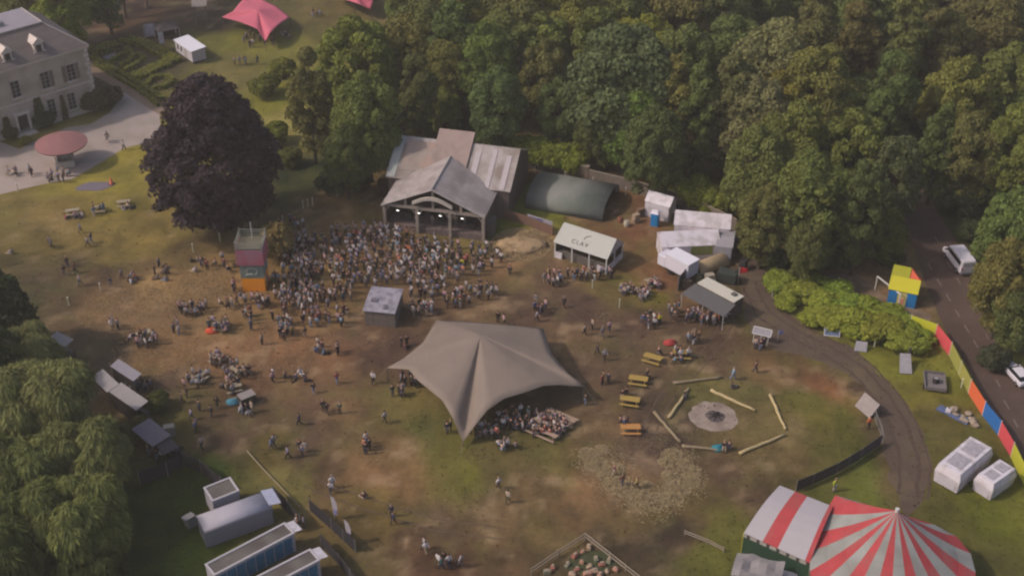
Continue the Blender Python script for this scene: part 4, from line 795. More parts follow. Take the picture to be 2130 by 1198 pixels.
# ---- left stalls under the willow
def canopy_stall(px, label, m, ez=2.5, rise=.0, legs=True, wallm=None, name='stall', cat='stall', flat=True, backtilt=.35):
    F = Fr(*px, ez); T = frame_thing(F, name, label, cat); L, W = F.L, F.W; sg = 1 if W > 0 else -1
    MB().slab([(-.1, 0, ez), (L+.1, 0, ez), (L+.1, W, ez+backtilt), (-.1, W, ez+backtilt)], .07).build('roof', m, T)
    for x in (.1, L-.1): [MB().box(x-.05, y-.05, 0, x+.05, y+.05, ez-.05).build('post', M('stall_post', (90, 84, 80)), T) for y in (.15*sg, W-.15*sg)]
    MB().box(.3, W*.72, 0, L-.3, W*.72+.5*sg, 1.0).build('counter', M('stall_counter', (96, 88, 82)), T)
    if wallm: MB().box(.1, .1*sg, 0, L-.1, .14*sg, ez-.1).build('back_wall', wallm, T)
    return T, L, W
gst = M('grey_sheet', (128, 122, 128), var=.06, stripes=('X', .5, .04)); gst2 = M('light_sheet', (142, 134, 132), var=.06, stripes=('X', .5, .04))
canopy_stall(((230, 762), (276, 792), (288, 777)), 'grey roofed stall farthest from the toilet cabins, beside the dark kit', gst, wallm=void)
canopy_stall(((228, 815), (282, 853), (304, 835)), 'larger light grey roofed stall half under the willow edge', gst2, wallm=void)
canopy_stall(((190, 785), (222, 815), (240, 795)), 'pale slatted roof stall nearly hidden by the willow', gst2)
canopy_stall(((92, 712), (125, 728), (158, 712)), 'pale roofed stall behind the willow top, nearest the lawn', gst2)
T, L, W = canopy_stall(((274, 893), (316, 928), (357, 908)), 'dark charcoal canopy stall with people beneath, beside the black fence', M('charcoal_canvas', (104, 96, 102), var=.06), ez=2.7, wallm=None, backtilt=.2)
MB().slab([(L*.95, W*.2, 2.6), (L*.95, W*1.0, 2.6), (L+1.3, W*1.0, 1.9), (L+1.3, W*.2, 1.9)], .05).build('side_awning', M('charcoal_dark', (70, 64, 66)), T)
# ---- toilet cabins, lower left
tc = M('cabin_grey_white', (150, 144, 150), var=.05); tr = M('cabin_tray', (96, 90, 84), var=.16, scale=1.0, c2=(82, 74, 70)); blue = M('blue_door', (44, 92, 120), var=.1); trim = M('cabin_trim', (168, 160, 162), var=.04)
def cabin(label, pa, pb, pc, z, doors=0, tray=True, group=None, end=True, ridge=False):
    F = Fr(pa, pb, pc, z); T = frame_thing(F, 'toilet_cabin', label, 'toilet cabin', group); L, W = F.L, F.W; print('TOILET', L, W)
    sg = 1 if W > 0 else -1
    MB().box(0, 0, .15, L, W, z-.12).build('wall', tc, T)
    rim = MB(); b_ = .16
    rim.box(-.05, -.05*sg, z-.118, L+.05, b_*sg, z+.06).box(-.05, W-b_*sg, z-.118, L+.05, W+.05*sg, z+.06).box(-.05, b_*sg+.002*sg, z-.118, b_, W-b_*sg-.002*sg, z+.06).box(L-b_, b_*sg+.002*sg, z-.118, L+.05, W-b_*sg-.002*sg, z+.06); rim.build('rim', trim, T)
    MB().box(b_, b_*sg, z-.118, L-b_, W-b_*sg, z-.06).build('roof_tray' if tray else 'roof', tr if tray else gst2, T)
    for k in range(doors):
        x0 = .25+(L-.5)*k/doors; x1 = .25+(L-.5)*(k+1)/doors-.12; d = MB().box(x0, -.045*sg, .25, x1, -.004*sg, z-.35).build('door', blue, T); MB().box(x1-.12, -.07*sg, 1.1, x1-.06, -.046*sg, 1.25).build('handle', trim, d)
    MB().box(.1, .1*sg, 0, L-.1, W-.1*sg, .15).build('skid', M('chassis', (50, 48, 50)), T)
    if end: MB().slab([(L-.02, .1*sg, z), (L+1.0, .1*sg, z-.2), (L+1.0, W-.1*sg, z-.2), (L-.02, W-.1*sg, z)], .05).build('porch', wht, T)
    return T
cabin('small square grey toilet cabin with open tray roof, nearest the black fence', (442, 1042), (497, 1020), (477, 993), 2.6, 0, end=False)
cabin('row of blue doored toilets under a white rimmed tray roof', (446, 1196), (612, 1108), (590, 1088), 2.7, 8)
cabin('blue doored toilet cabin lowest in view, partly cut off', (500, 1250), (665, 1164), (644, 1142), 2.7, 8)
F = Fr((412, 1075), (563, 1040), (545, 1018), 2.8)
F = Fr((424, 1104), (566, 1052), (558, 1018), 2.6); T = frame_thing(F, 'long_cabin', 'long pale grey cabin with rounded roof between the toilet blocks', 'cabin'); L, W = F.L, F.W
mb = MB(); sec = [(0, 2.2), (.04, 2.55), (.3, 2.68), (.55, 2.72), (.8, 2.68), (1, 2.5), (1.02, 2.2)]
mb.loft([[(x, W*a, z) for a, z in sec] for x in (0, L)], close=False, caps=False); o = mb.build('roof', M('long_roof', (158, 151, 158), var=.07, scale=.8), T, smooth=True); solid(o, .06)
MB().box(.05, .03, .1, L-.05, W-.03, 2.3).build('wall', M('long_wall', (122, 118, 126), var=.06), T); MB().box(L, .2, .1, L+.04, W-.2, 2.2).build('end_wall', M('teal_panel', (56, 76, 84)), T); MB().slab([(L-.3, 0, 2.85), (L+1.0, 0, 2.6), (L+1.0, W, 2.6), (L-.3, W, 2.85)], .05).build('porch', M('porch_blue', (162, 162, 178)), T)
# ---- big top, lower right
red = M('tent_red', (158, 60, 62), var=.13, scale=.6, c2=(150, 74, 72), scale2=.4); twh = M('tent_white', (140, 138, 132), var=.1, scale=.6, c2=(124, 120, 114), scale2=.3)
ap = G(1866, 1062, 7.4); base = Vector((ap.x, ap.y, 0)); T = thing('big_top', 'red and white striped circus tent with green front wall', 'circus tent', base)
ez = 3.0
edge_px = [(1733,1053),(1688,1117),(1682,1168),(1692,1245),(1740,1310),(1820,1350),(1910,1345),(1985,1300),(2025,1240),(2031,1196),(2018,1146),(2001,1123),(1965,1098),(1925,1084)]
E = [G(*p, ez)-base for p in edge_px]; E[0].z = 4.6; E[1].z = 3.3
A = Vector((0, 0, 7.4))
def along(E, n):
    d = [0]
    for i in range(len(E)): d.append(d[-1]+(E[(i+1) % len(E)]-E[i]).length)
    out = []
    for k in range(n):
        t = d[-1]*k/n; i = max(j for j in range(len(E)) if d[j] <= t); out.append(E[i].lerp(E[(i+1) % len(E)], (t-d[i])/(d[i+1]-d[i])))
    return out
pts = along(E, 22); cum = len(pts); mr_ = MB()
for i in range(cum):
    a, b = pts[i], pts[(i+1) % cum]; tgt = mr_; mr_.k = i % 2; n = 5; prev = None
    for k in range(n):
        def f(p, t): q = A.lerp(p, t); q.z = p.z+(7.4-p.z)*((1-t)**1.25); return q
        t0, t1 = k/n+.001, (k+1)/n; tgt.add([f(a, t0), f(a, t1), f(b, t1), f(b, t0)], [(0, 1, 2, 3)])
o = mr_.build('cone_roof', red, T, mats=[red, twh]); solid(o, .04)
mb = MB(); [mb.add([pts[i]*1, pts[(i+1) % cum]*1, Vector((pts[(i+1) % cum].x, pts[(i+1) % cum].y, 0)), Vector((pts[i].x, pts[i].y, 0))], [(0, 1, 2, 3)]) for i in range(2, cum)]; mb.build('side_wall', M('tent_side', (70, 74, 58)), T)
MB().cyl(0, 0, 0, 7.4, .12).cyl(0, 0, 7.3, 7.7, .2).build('king_pole', wpole, T)
fl, fr_, bl, br_ = G(1547, 1108, 3.0)-base, G(1684, 1170, 3.0)-base, G(1622, 1009, 4.6)-base, G(1733, 1053, 4.6)-base
br_.z = 4.6; stripes = [(0, .29, 0), (.29, .52, 1), (.52, .93, 0), (.93, 1.0, 1)]
mr_ = MB()
cutx = lambda t, z: None
for a, b, cidx in stripes:
    tgt = mr_; mr_.k = cidx; n = 6
    for k in range(n):
        def f(s, t): q = fl.lerp(fr_, s).lerp(bl.lerp(br_, s), t); q.z += .55*math.sin(PI*t)**1.0; return q
        t0, t1 = k/n, (k+1)/n; tgt.add([f(a, t0), f(b, t0), f(b, t1), f(a, t1)], [(0, 1, 2, 3)])
o = mr_.build('hall_roof', red, T, mats=[M('hall_white', (156, 148, 150), var=.03), red]); solid(o, .04)
gr = lambda v, z=0: Vector((v.x, v.y, z))
mb = MB(); mb.add([gr(fl), gr(fr_), gr(fr_, 2.75), gr(fl, 2.75)], [(0, 1, 2, 3)]); o = mb.build('front_wall', M('tent_green', (40, 62, 46), var=.08), T); solid(o, .04)
mb = MB(); mb.add([gr(fl), gr(bl), gr(bl, 4.5), gr(fl, 2.95)], [(0, 1, 2, 3)]); o = mb.build('end_wall', M('tent_yellow', (186, 176, 40), var=.05), T); solid(o, .04)
mb = MB(); mb.add([gr(bl), gr(br_), gr(br_, 4.5), gr(bl, 4.5)], [(0, 1, 2, 3)]); mb.build('rear_wall', M('tent_side', (70, 74, 58)), T)
v1 = MB()
for k in range(20):
    a, b = fl.lerp(fr_, k/20), fl.lerp(fr_, (k+1)/20); off = Vector((0, -.06, 0)); tgt = v1; v1.k = int(k % 3 == 1)
    tgt.add([a+off, b+off, gr(b, 2.55)+off, gr(a, 2.55)+off], [(0, 1, 2, 3)])
v1.build('pelmet', None, T, mats=[M('pelmet_pale', (150, 142, 134)), M('pelmet_dark', (60, 52, 50))])
# grey crumpled canopy before the green wall
q = G(1572, 1215); T = thing('grey_awning', 'crumpled grey awning in front of the striped tent', 'awning', (q.x, q.y, 0), R(-20)); mb = MB(); rr = random.Random(4)
mb.loft([[(x, y, 2.3+.25*math.sin(x*2.1)*math.cos(y*1.7)+rr.uniform(-.12, .12)) for y in (-1.6, -.8, 0, .8, 1.6)] for x in (-2.4, -1.6, -.8, 0, .8, 1.6, 2.4)], close=False, caps=False); o = mb.build('canopy', M('grey_tarp', (128, 120, 118)), T); solid(o, .04)
for x in (-2.2, 2.2): [MB().cyl(x, y, 0, 2.2, .05, n=6).build('pole', wpole, T) for y in (-1.5, 1.5)]
for px, py, lb in ((1625, 1200, 'white folding table nearer the grey awning'), (1646, 1206, 'white folding table farther from the grey awning')):
    q = G(px, py); t_ = thing('folding_table', lb, 'table', (q.x, q.y, 0), R(-25), 'white tables by the striped tent'); MB().box(-.5, -.35, .7, .5, .35, .75).build('tabletop', wht, t_); [MB().cyl(x, y, 0, .7, .02, n=5).build('leg', wpole, t_) for x in (-.4, .4) for y in (-.25, .25)]
# ---- white cabins at right
def wcab(label, pa, pb, pc, z, grp):
    F = Fr(pa, pb, pc, z); T = frame_thing(F, 'white_cabin', label, 'cabin', grp); L, W = F.L, F.W; print('WC', L, W)
    mb = MB(); mb.loft([[(0, 0, 0), (L, 0, 0), (L, W, 0), (0, W, 0)], [(-.12, -.12, z*.62), (L+.12, -.12, z*.62), (L+.12, W+.12, z*.62), (-.12, W+.12, z*.62)], [(.1, .1, z), (L-.1, .1, z), (L-.1, W-.1, z), (.1, W-.1, z)]]); mb.build('body', wht, T)
    for k in range(2):
        y0 = W*(.12+.44*k); y1 = W*(.46+.44*k); MB().box(.5, min(y0, y1), z+.002, L-.5, max(y0, y1), z+.05).build('roof_vent', M('vent_pale', (150, 142, 146), var=.25, scale=2.5), T)
    d = MB().box(.3, -.09, .15, L-.3, -.02, z*.55).build('door', M('cab_door', (178, 170, 176), var=.03), T)
    return T
wcab('larger white cabin with two dark roof vents beside the painted fence', (1951, 962), (1999, 989), (2073, 935), 2.6, None)
wcab('smaller white cabin nearest the painted fence', (2032, 985), (2068, 1008), (2115, 975), 2.3, None)
# ---- coloured fabric fence along the road
segs = [((1891, 683), (1944, 702), (178, 176, 44), 'yellow panel'), ((1944, 702), (1974, 740), (190, 72, 76), 'red panel'), ((1974, 740), (1994, 780), (138, 134, 66), 'dull yellow panel'), ((1994, 780), (2014, 818), (142, 136, 68), 'dull yellow panel'), ((2014, 818), (2043, 864), (196, 92, 56), 'orange panel'), ((2043, 864), (2076, 905), (40, 92, 150), 'blue panel'), ((2076, 905), (2102, 950), (186, 70, 76), 'red panel'), ((2102, 950), (2140, 1030), (168, 164, 50), 'yellow panel')]
P0 = G(*segs[0][0]); T = thing('painted_fence', 'fence of yellow, red, orange and blue panels along the road', 'fence', P0)
for k, (a, b, c, lb) in enumerate(segs):
    A, B = G(*a)-P0, G(*b)-P0; d = (B-A).normalized(); n = Vector((-d.y, d.x, 0))*.03; A2, B2 = A+d*.05, B-d*.05
    o = MB().prism([(A2-n)[:2], (B2-n)[:2], (B2+n)[:2], (A2+n)[:2]], .05, 2.05).build('panel', M('panel_%d_%d' % (c[0], c[1]), c, var=.05), T); o['label'] = lb
    MB().cyl(A.x, A.y, 0, 2.2, .05, n=6).build('post', wpole, T)
# ---- painted ticket booth beside the road
F = Fr((1850, 598), (1905, 607), (1928, 580), 2.6); F = Fr((1850, 600), (1908, 612), (1930, 588), 2.3); T = frame_thing(F, 'painted_booth', 'play booth painted yellow, blue and red beside the road', 'booth'); L, W = F.L, max(F.W, 2.2); print('BOOTH', L, W)
yel = M('booth_yellow', (178, 168, 44), var=.05); blu = M('booth_blue', (30, 106, 158), var=.06); rd = M('booth_red', (200, 92, 66), var=.06); ez = 2.3; rz = 4.0
MB().box(0, 0, 0, L, W, ez).build('wall', M('booth_cream', (190, 176, 110), var=.06), T)
MB().box(.0, -.04, 0, L*.32, -.003, ez-.1).box(L*.66, -.04, 0, L, -.003, ez-.05).box(L+.003, 0, 0, L+.05, W*.55, ez).build('blue_panel', blu, T); MB().box(L*.4, -.05, .3, L*.58, -.004, 1.2).build('emblem', M('booth_pink', (200, 130, 110)), T)
MB().slab([(-.15, -.15, ez), (L+.1, -.15, ez), (L+.1, W*.5, rz-.6), (-.15, W*.5, rz-.6)], .1).build('front_roof', yel, T)
MB().slab([(-.15, W*.5+.01, rz-.6), (L*.6, W*.5+.01, rz-.6), (L*.6, W+.1, rz), (-.15, W+.1, rz)], .1).build('back_roof', M('booth_olive', (150, 146, 40), var=.06), T)
MB().slab([(L*.61, W*.5+.01, rz-.6), (L+.1, W*.5+.01, rz-.6), (L+.1, W+.6, ez), (L*.61, W+.1, rz)], .1).build('side_roof', rd, T)
# white portal frame
a, b = G(1820, 602), G(1868, 640); T = thing('portal_frame', 'white goal shaped frame on the sandy path beside the painted booth', 'frame', a); d = b-a
MB().beam((0, 0, 0), (0, 0, 2.1), .09, 6).build('post', wpole, T); MB().beam(d, d+Vector((0, 0, 2.1)), .09, 6).build('post', wpole, T); MB().beam((0, 0, 2.1), d+Vector((0, 0, 2.1)), .1, 6).build('crossbar', wpole, T)
# ---- vehicles
def body_loft(T, secs, m, nm='body'):
    mb = MB(); mb.loft(secs); return mb.build(nm, m, T, bevel=.04)
def van(px, py, rot, label):
    q = G(px, py); T = thing('white_van', label, 'van', (q.x, q.y, 0), rot); vb = M('van_paint', (196, 188, 192), var=.02, rough=.3); dk = M('van_glass', (38, 38, 42), rough=.1, var=.05)
    prof = [(-2.6, .45), (-2.65, 1.1), (-2.5, 1.95), (-2.35, 2.1), (1.0, 2.1), (1.25, 2.0), (1.75, 1.3), (2.45, 1.05), (2.6, .8), (2.6, .45)]
    mb = MB(); n = len(prof)
    mk = lambda y, k: [(x, y*(1 if z < 1.2 else k), z) for x, z in prof]
    mb.loft([mk(-.9, .84), mk(-.97, .86), mk(.97, .86), mk(.9, .84)][1:3]); mb.build('body', vb, T, bevel=.08)
    MB().add([(1.3, -.75, 1.95), (1.3, .75, 1.95), (1.78, .85, 1.33), (1.78, -.85, 1.33)], [(0, 1, 2, 3)]).build('windscreen', dk, T)
    for s in (-1, 1):
        mb = MB(); mb.add([(-2.2, s*.9, 1.3), (.9, s*.9, 1.3), (.9, s*.86, 1.85), (-2.2, s*.86, 1.85)], [(0, 1, 2, 3)]); mb.add([(1.0, s*.9, 1.3), (1.6, s*.95, 1.3), (1.2, s*.86, 1.85), (1.0, s*.86, 1.85)], [(0, 1, 2, 3)])
        o = mb.build('side_window', dk, T); o.location.y = s*.03
        MB().box(1.5, s*.98, 1.25, 1.62, s*1.18, 1.42).build('mirror', dk, T); MB().box(2.55, s*.55, .75, 2.63, s*.85, .95).build('headlight', M('lamp_glass', (200, 200, 200), rough=.1), T); MB().box(-2.68, s*.72, .9, -2.6, s*.88, 1.3).build('tail_light', M('tail_red', (150, 30, 30)), T)
    MB().add([(-2.66, -.72, 1.35), (-2.66, .72, 1.35), (-2.5, .66, 1.9), (-2.5, -.66, 1.9)], [(0, 3, 2, 1)]).build('rear_window', M('van_glass_rear', (120, 116, 118), rough=.2), T)
    MB().box(-2.75, -.85, .4, -2.6, .85, .6).build('bumper', M('van_trim', (110, 106, 108)), T)
    T.scale = (1.14, 1.14, 1.14)
    for x in (-1.7, 1.65):
        for s in (-1, 1): w_ = MB().beam((x, s*.78, .34), (x, s*.99, .34), .34, 16).build('wheel', M('tyre', (34, 32, 34)), T); MB().beam((x, s*.991, .34), (x, s*1.0, .34), .2, 10).build('rim', M('rim_metal', (140, 138, 138), metal=.6, rough=.4), w_)
    return T
p1, p2 = G(2012, 575), G(1972, 522); van(1992, 550, math.atan2(p2.y-p1.y, p2.x-p1.x), 'white van parked on the road verge under the trees')
def car(px, py, rot, label):
    q = G(px, py); T = thing('white_car', label, 'car', (q.x, q.y, 0), rot); vb = M('van_paint', (196, 188, 192)); dk = M('van_glass', (38, 38, 42))
    prof = [(-2.15, .35), (-2.2, .8), (-2.0, 1.02), (1.1, 1.0), (2.0, .82), (2.15, .6), (2.15, .35)]
    mb = MB(); mb.loft([[(x, -.86, z) for x, z in prof], [(x, .86, z) for x, z in prof]]); mb.build('body', vb, T, bevel=.1)
    mb = MB(); mb.loft([[(-1.95, -.78, 1.0), (1.05, -.78, 1.0), (1.05, .78, 1.0), (-1.95, .78, 1.0)], [(-1.6, -.62, 1.44), (.25, -.62, 1.44), (.25, .62, 1.44), (-1.6, .62, 1.44)]]); mb.build('cabin_glass', dk, T)
    MB().box(-1.6, -.64, 1.442, .25, .64, 1.5).build('roof', vb, T, bevel=.02)
    for s in (-1, 1): MB().box(2.08, s*.5, .62, 2.17, s*.8, .78).build('headlight', M('lamp_glass', (200, 200, 200)), T); MB().box(.9, s*.88, .98, 1.05, s*1.05, 1.1).build('mirror', vb, T)
    for x in (-1.35, 1.35):
        for s in (-1, 1): w_ = MB().beam((x, s*.7, .31), (x, s*.88, .31), .31, 16).build('wheel', M('tyre', (34, 32, 34)), T); MB().beam((x, s*.881, .31), (x, s*.89, .31), .19, 10).build('rim', M('rim_metal', (140, 138, 138)), w_)
car(2112, 786, math.atan2(G(2090, 755).y-G(2135, 805).y, G(2090, 755).x-G(2135, 805).x), 'white car parked by the roadside trees, cut by the frame')
# ---- fences of the site
blk = M('black_mesh', (46, 42, 46), var=.12); st = M('fence_steel', (132, 126, 120), var=.1)
def mesh_fence(name, label, pts, h, m, cat='fence', pn='panel', gap=2.6):
    P = [G(*p) for p in pts]; o = P[0]; T = thing(name, label, cat, o)
    for i in range(len(P)-1):
        a, b = P[i]-o, P[i+1]-o; n_ = max(1, round((b-a).length/gap))
        for k in range(n_):
            p, q = a.lerp(b, k/n_), a.lerp(b, (k+1)/n_); d = (q-p).normalized(); nn = Vector((-d.y, d.x, 0))*.02; p2, q2 = p+d*.04, q-d*.04
            MB().prism([(p2-nn)[:2], (q2-nn)[:2], (q2+nn)[:2], (p2+nn)[:2]], .08, h).build(pn, m, T)
            MB().cyl(p.x, p.y, 0, h+.08, .035, n=6).build('post', st, T)
        q = b; 
    MB().cyl(q.x, q.y, 0, h+.08, .035, n=6).build('post', st, T)
    return T
mesh_fence('black_fence', 'black sheeted fence from the charcoal stall to the toilet cabins', [(292, 1008), (350, 990), (383, 968), (420, 985), (462, 1020)], 2.0, blk)
mesh_fence('black_fence', 'black sheeted fence panels beside the long grey cabin', [(570, 1038), (600, 1068), (626, 1100)], 2.0, blk)
mesh_fence('black_fence', 'black sheeted fence behind the feather flags', [(645, 1062), (690, 1102), (740, 1148)], 1.7, blk)
mesh_fence('black_fence', 'black sheeted fence lowest beside the toilet cabins', [(668, 1135), (705, 1175), (755, 1240)], 1.7, blk)
mesh_fence('black_fence', 'long dark fence from the track to the striped tent', [(1832, 925), (1790, 955), (1740, 985), (1690, 1008), (1655, 1022)], 1.6, M('dark_scrim', (72, 62, 62), var=.12))
mesh_fence('rope_fence', 'pale edging boards from the straw field to the long grey cabin', [(514, 940), (545, 975), (590, 1022), (625, 1058)], .35, M('edge_board', (150, 136, 110)), pn='board')
# open steel barriers by the track bend
def barrier_run(label, pts, h=1.15):
    P = [G(*p) for p in pts]; o = P[0]; T = thing('steel_barrier', label, 'barrier', o)
    for i in range(len(P)-1):
        a, b = P[i]-o, P[i+1]-o; mb = MB(); mb.beam(a+Vector((0, 0, h)), b+Vector((0, 0, h)), .03, 5); mb.beam(a+Vector((0, 0, .2)), b+Vector((0, 0, .2)), .03, 5); n_ = int((b-a).length/.25)
        for k in range(n_+1): p = a.lerp(b, k/n_); mb.beam((p.x, p.y, .2), (p.x, p.y, h), .013, 4)
        mb.build('rail', st, T); MB().cyl(a.x, a.y, 0, h, .04, n=6).build('post', st, T)
barrier_run('steel crowd barriers along the bend of the track', [(1812, 850), (1822, 880), (1832, 905), (1836, 925)])
q = G(1793, 858); T = thing('grey_sign', 'pale leaning grey board beside the track bend', 'sign', (q.x, q.y, 0), R(-62)); MB().slab([(-1.3, 0, .1), (1.3, 0, .1), (1.5, 1.0, 1.9), (-1.1, 1.0, 1.9)], .06).build('board', M('pale_board', (136, 126, 122)), T); MB().beam((1.2, 1.6, 0), (1.2, 1.0, 1.8), .04).beam((-1, 1.6, 0), (-1, 1.0, 1.8), .04).build('prop', st, T)
# ------------------------------------------------------------------ garden hedges
def hedge(label, pts, wd, h, c, seed):
    P = [G(*p) for p in pts]; o = P[0]; T = thing('box_hedge', label, 'hedge', o, 0, 'clipped hedges of the pattern garden'); core = MB(); pp, nn_ = [], []
    g = np.random.RandomState(seed)
    for i in range(len(P)-1):
        a, b = P[i]-o, P[i+1]-o; d = (b-a).normalized(); n = Vector((-d.y, d.x, 0)); L = (b-a).length
        core.prism([(a-n*wd*.42-d*.1)[:2], (b-n*wd*.42+d*.1)[:2], (b+n*wd*.42+d*.1)[:2], (a+n*wd*.42-d*.1)[:2]], 0, h*.93+.01*i)
        k = int(L*(wd+2*h)*16); u = g.rand(k)*L; s = g.rand(k)*(wd+2*h)
        for uu, ss in zip(u, s):
            if ss < h: q = a+d*uu-n*wd/2+Vector((0, 0, ss)); nv = -n
            elif ss < h+wd: q = a+d*uu+n*(ss-h-wd/2)+Vector((0, 0, h)); nv = Vector((0, 0, 1))
            else: q = a+d*uu+n*wd/2+Vector((0, 0, ss-h-wd)); nv = n
            pp.append(q[:]); nn_.append(nv[:])
    pp = np.array(pp)+g.randn(len(pp), 3)*.05; N = np.array(nn_)+g.randn(len(pp), 3)*.4; t = .75+.5*g.rand(len(pp))
    me = leaf_mesh('foliage', pp, N, np.full((len(pp), 2), .17), np.stack([t]*3, 1), None, seed)
    ob = bpy.data.objects.new('foliage', me); col.objects.link(ob); ob.parent = T; ob.color = (*lin(c), 1)
    core.build('inner_wood', M('hedge_core', (70, 72, 30)), T)
HC = (124, 124, 44)
for i, (lb, pts, wd, h) in enumerate([('broad hedge block nearest the mansion corner', [(184,112),(212,107),(246,100)], 2.6, 1.0), ('long hedge along the brown path', [(190,122),(232,146),(285,176),(340,212)], .9, .9), ('second long hedge beside the brown path', [(198,136),(240,162),(290,190),(330,222)], .6, .7), ('angled hedge at the grey slab', [(222,138),(248,122),(272,112)], .8, .8), ('curved hedge in the middle of the garden', [(262,104),(278,118),(272,132),(250,142)], .8, .8), ('hedge loop below the white cabin', [(258,152),(282,140),(300,126),(292,118),(276,122)], .8, .8), ('wide hedge bed in front of the copper beech', [(268,166),(300,158),(330,142),(352,136)], 2.4, .8), ('oval hedge beside the copper beech', [(305,182),(318,166),(345,162),(360,172),(345,184),(318,188)], .8, .8), ('back hedge of the garden toward the black gazebo', [(250,90),(290,96),(325,115),(362,135)], 1.0, .9), ('outer back hedge beside the white cabin', [(270,84),(310,96),(345,114),(375,130)], .9, .9)]):
    hedge(lb, pts, wd, h, HC, 100+i)
F = Fr((228, 128), (252, 118), (244, 112), 0); T = frame_thing(F, 'garden_slab', 'flat grey stone slab inside the hedge garden', 'slab'); MB().box(0, 0, 0, F.L, max(2, F.W), .25).build('stone', M('slab_stone', (120, 112, 116)), T, bevel=.05)
# ------------------------------------------------------------------ tables, logs, fire
def picnic(px, py, rot, c, label, L=2.3, cat='picnic table', grp=None):
    q = G(px, py); T = thing('picnic_table', label, cat, (q.x, q.y, 0), rot, grp); m = M('table_%d_%d' % (c[0], c[2]), c, var=.1, scale=4)
    MB().box(-L/2, -.38, .72, L/2, .38, .78).build('tabletop', m, T)
    for s in (-1, 1): MB().box(-L/2, s*.66, .42, L/2, s*.94, .47).build('bench', m, T)
    for x in (-L*.36, L*.36):
        mb = MB(); mb.beam((x, -.75, 0), (x, -.3, .72), .04, 4); mb.beam((x, .75, 0), (x, .3, .72), .04, 4); mb.box(x-.03, -.85, .36, x+.03, .85, .42); mb.build('leg', m, T)
    return T
YL = (150, 124, 64)
picnic(1357, 752, R(-27), YL, 'yellow picnic table nearest the food trailer crowd'); picnic(1327, 797, R(-13), YL, 'yellow picnic table, second down the row by the logs'); picnic(1310, 840, R(-13), YL, 'yellow picnic table with a seated couple, third in the row')
picnic(1311, 898, R(-1), (164, 116, 66), 'orange picnic table, lowest in the row by the logs'); picnic(1418, 742, R(-8), YL, 'yellow picnic table crowded with people near the food trailer')
BR = (142, 128, 108)
for px, py, r_, lb in [(415, 790, 52, 'weathered picnic table crowded on both benches, left of the box'), (492, 778, -38, 'weathered picnic table with people in dark clothes beyond the box'), (455, 752, -20, 'weathered picnic table farthest up the muddy slope group'), (458, 684, -5, 'picnic table beside the red jacket in the straw'), (300, 702, 30, 'picnic table crowded with people nearest the stalls'), (487, 812, 20, 'picnic table right beside the dark box'),
    (1303, 604, -15, 'picnic table nearest the bar marquee corner'), (1338, 612, 10, 'picnic table in the grass, middle of the trailer group'), (1358, 592, 20, 'picnic table in the grass nearest the lorry'), (152, 446, 15, 'small table on the lawn farthest from the beech'), (207, 440, 10, 'small table on the lawn, middle of three'), (258, 428, 12, 'small table on the lawn nearest the beech')]:
    picnic(px, py, R(r_), BR, lb, L=1.9)
for k, (px, py) in enumerate([(1128, 905), (1140, 893), (1152, 882), (1166, 874)]):
    q = G(px, py); T = thing('trestle_table', 'long trestle table %s at the tent opening' % ['nearest the front pole', 'second from the front pole', 'third from the front pole', 'farthest from the front pole'][k], 'table', (q.x, q.y, 0), R(-34)); m = M('trestle_wood', (150, 126, 108), var=.12)
    MB().box(-2, -.3, .72, 2, .3, .76).build('tabletop', m, T); [MB().box(-2, s*.75-.13, .42, 2, s*.75+.13, .46).build('bench', m, T) for s in (-1, 1)]
    for x in (-1.6, 1.6): MB().box(x-.03, -.28, 0, x+.03, .28, .72).build('leg', m, T)
q = G(515, 838); T = thing('wooden_box', 'dark tipped wooden box with pale top among the picnic tables', 'box', (q.x, q.y, 0), R(35)); MB().box(-.9, -.6, 0, .9, .6, 1.25).build('body', M('box_dark', (58, 52, 46)), T, bevel=.03); MB().box(-.95, -.65, 1.252, .95, .65, 1.32).build('lid', M('box_lid', (130, 120, 116)), T)
LOGS = [((1400, 799), (1502, 787), 'log at the back of the ring'), ((1391, 871), (1433, 810), 'log with someone sitting, facing the picnic tables'), ((1478, 814), (1570, 856), 'palest log, right behind the fire circle'), ((1360, 859), (1415, 922), 'dull log nearest the picnic tables'), ((1602, 823), (1633, 895), 'thin log on the track side'), ((1538, 946), (1632, 906), 'log at the near corner toward the track'), ((1418, 930), (1505, 939), 'log at the front with a blue bundle')]
for i, (a, b, lb) in enumerate(LOGS):
    A, B = G(*a), G(*b); d = B-A; T = thing('seat_log', lb+' of the fire circle', 'log', A, math.atan2(d.y, d.x)); L = d.length; mb = MB(); rr = random.Random(i); rings = []
    for k in range(9):
        r = .2*(1-.25*k/8)*rr.uniform(.92, 1.08); cy = rr.uniform(-.06, .06); rings.append([(L*k/8, cy+r*math.cos(2*PI*j/9), .2+r*math.sin(2*PI*j/9)) for j in range(9)])
    mb.loft(rings); mb.build('log_wood', M('log_%d' % (i % 3), [(168, 148, 108), (140, 122, 92), (128, 112, 88)][(2, 0, 0, 2, 1, 1, 1)[i] if i != 2 else 0], scale=3, bump=.4), T, smooth=True)
c = G(1484, 866); rr = random.Random(3)
sheet('ash_ground', [Vector((c.x+2.75*math.cos(2*PI*k/28)*rr.uniform(.92, 1.1), c.y+2.7*math.sin(2*PI*k/28)*rr.uniform(.92, 1.1), 0)) for k in range(28)], M('ash', (140, 124, 112), scale=1.3, var=.12, c2=(118, 102, 92), scale2=.6), .012, 'pale ash circle of the camp fire')
T = thing('fire_pit', 'burnt out camp fire in the pale ash circle', 'fire pit', (c.x+.2, c.y, 0)); 
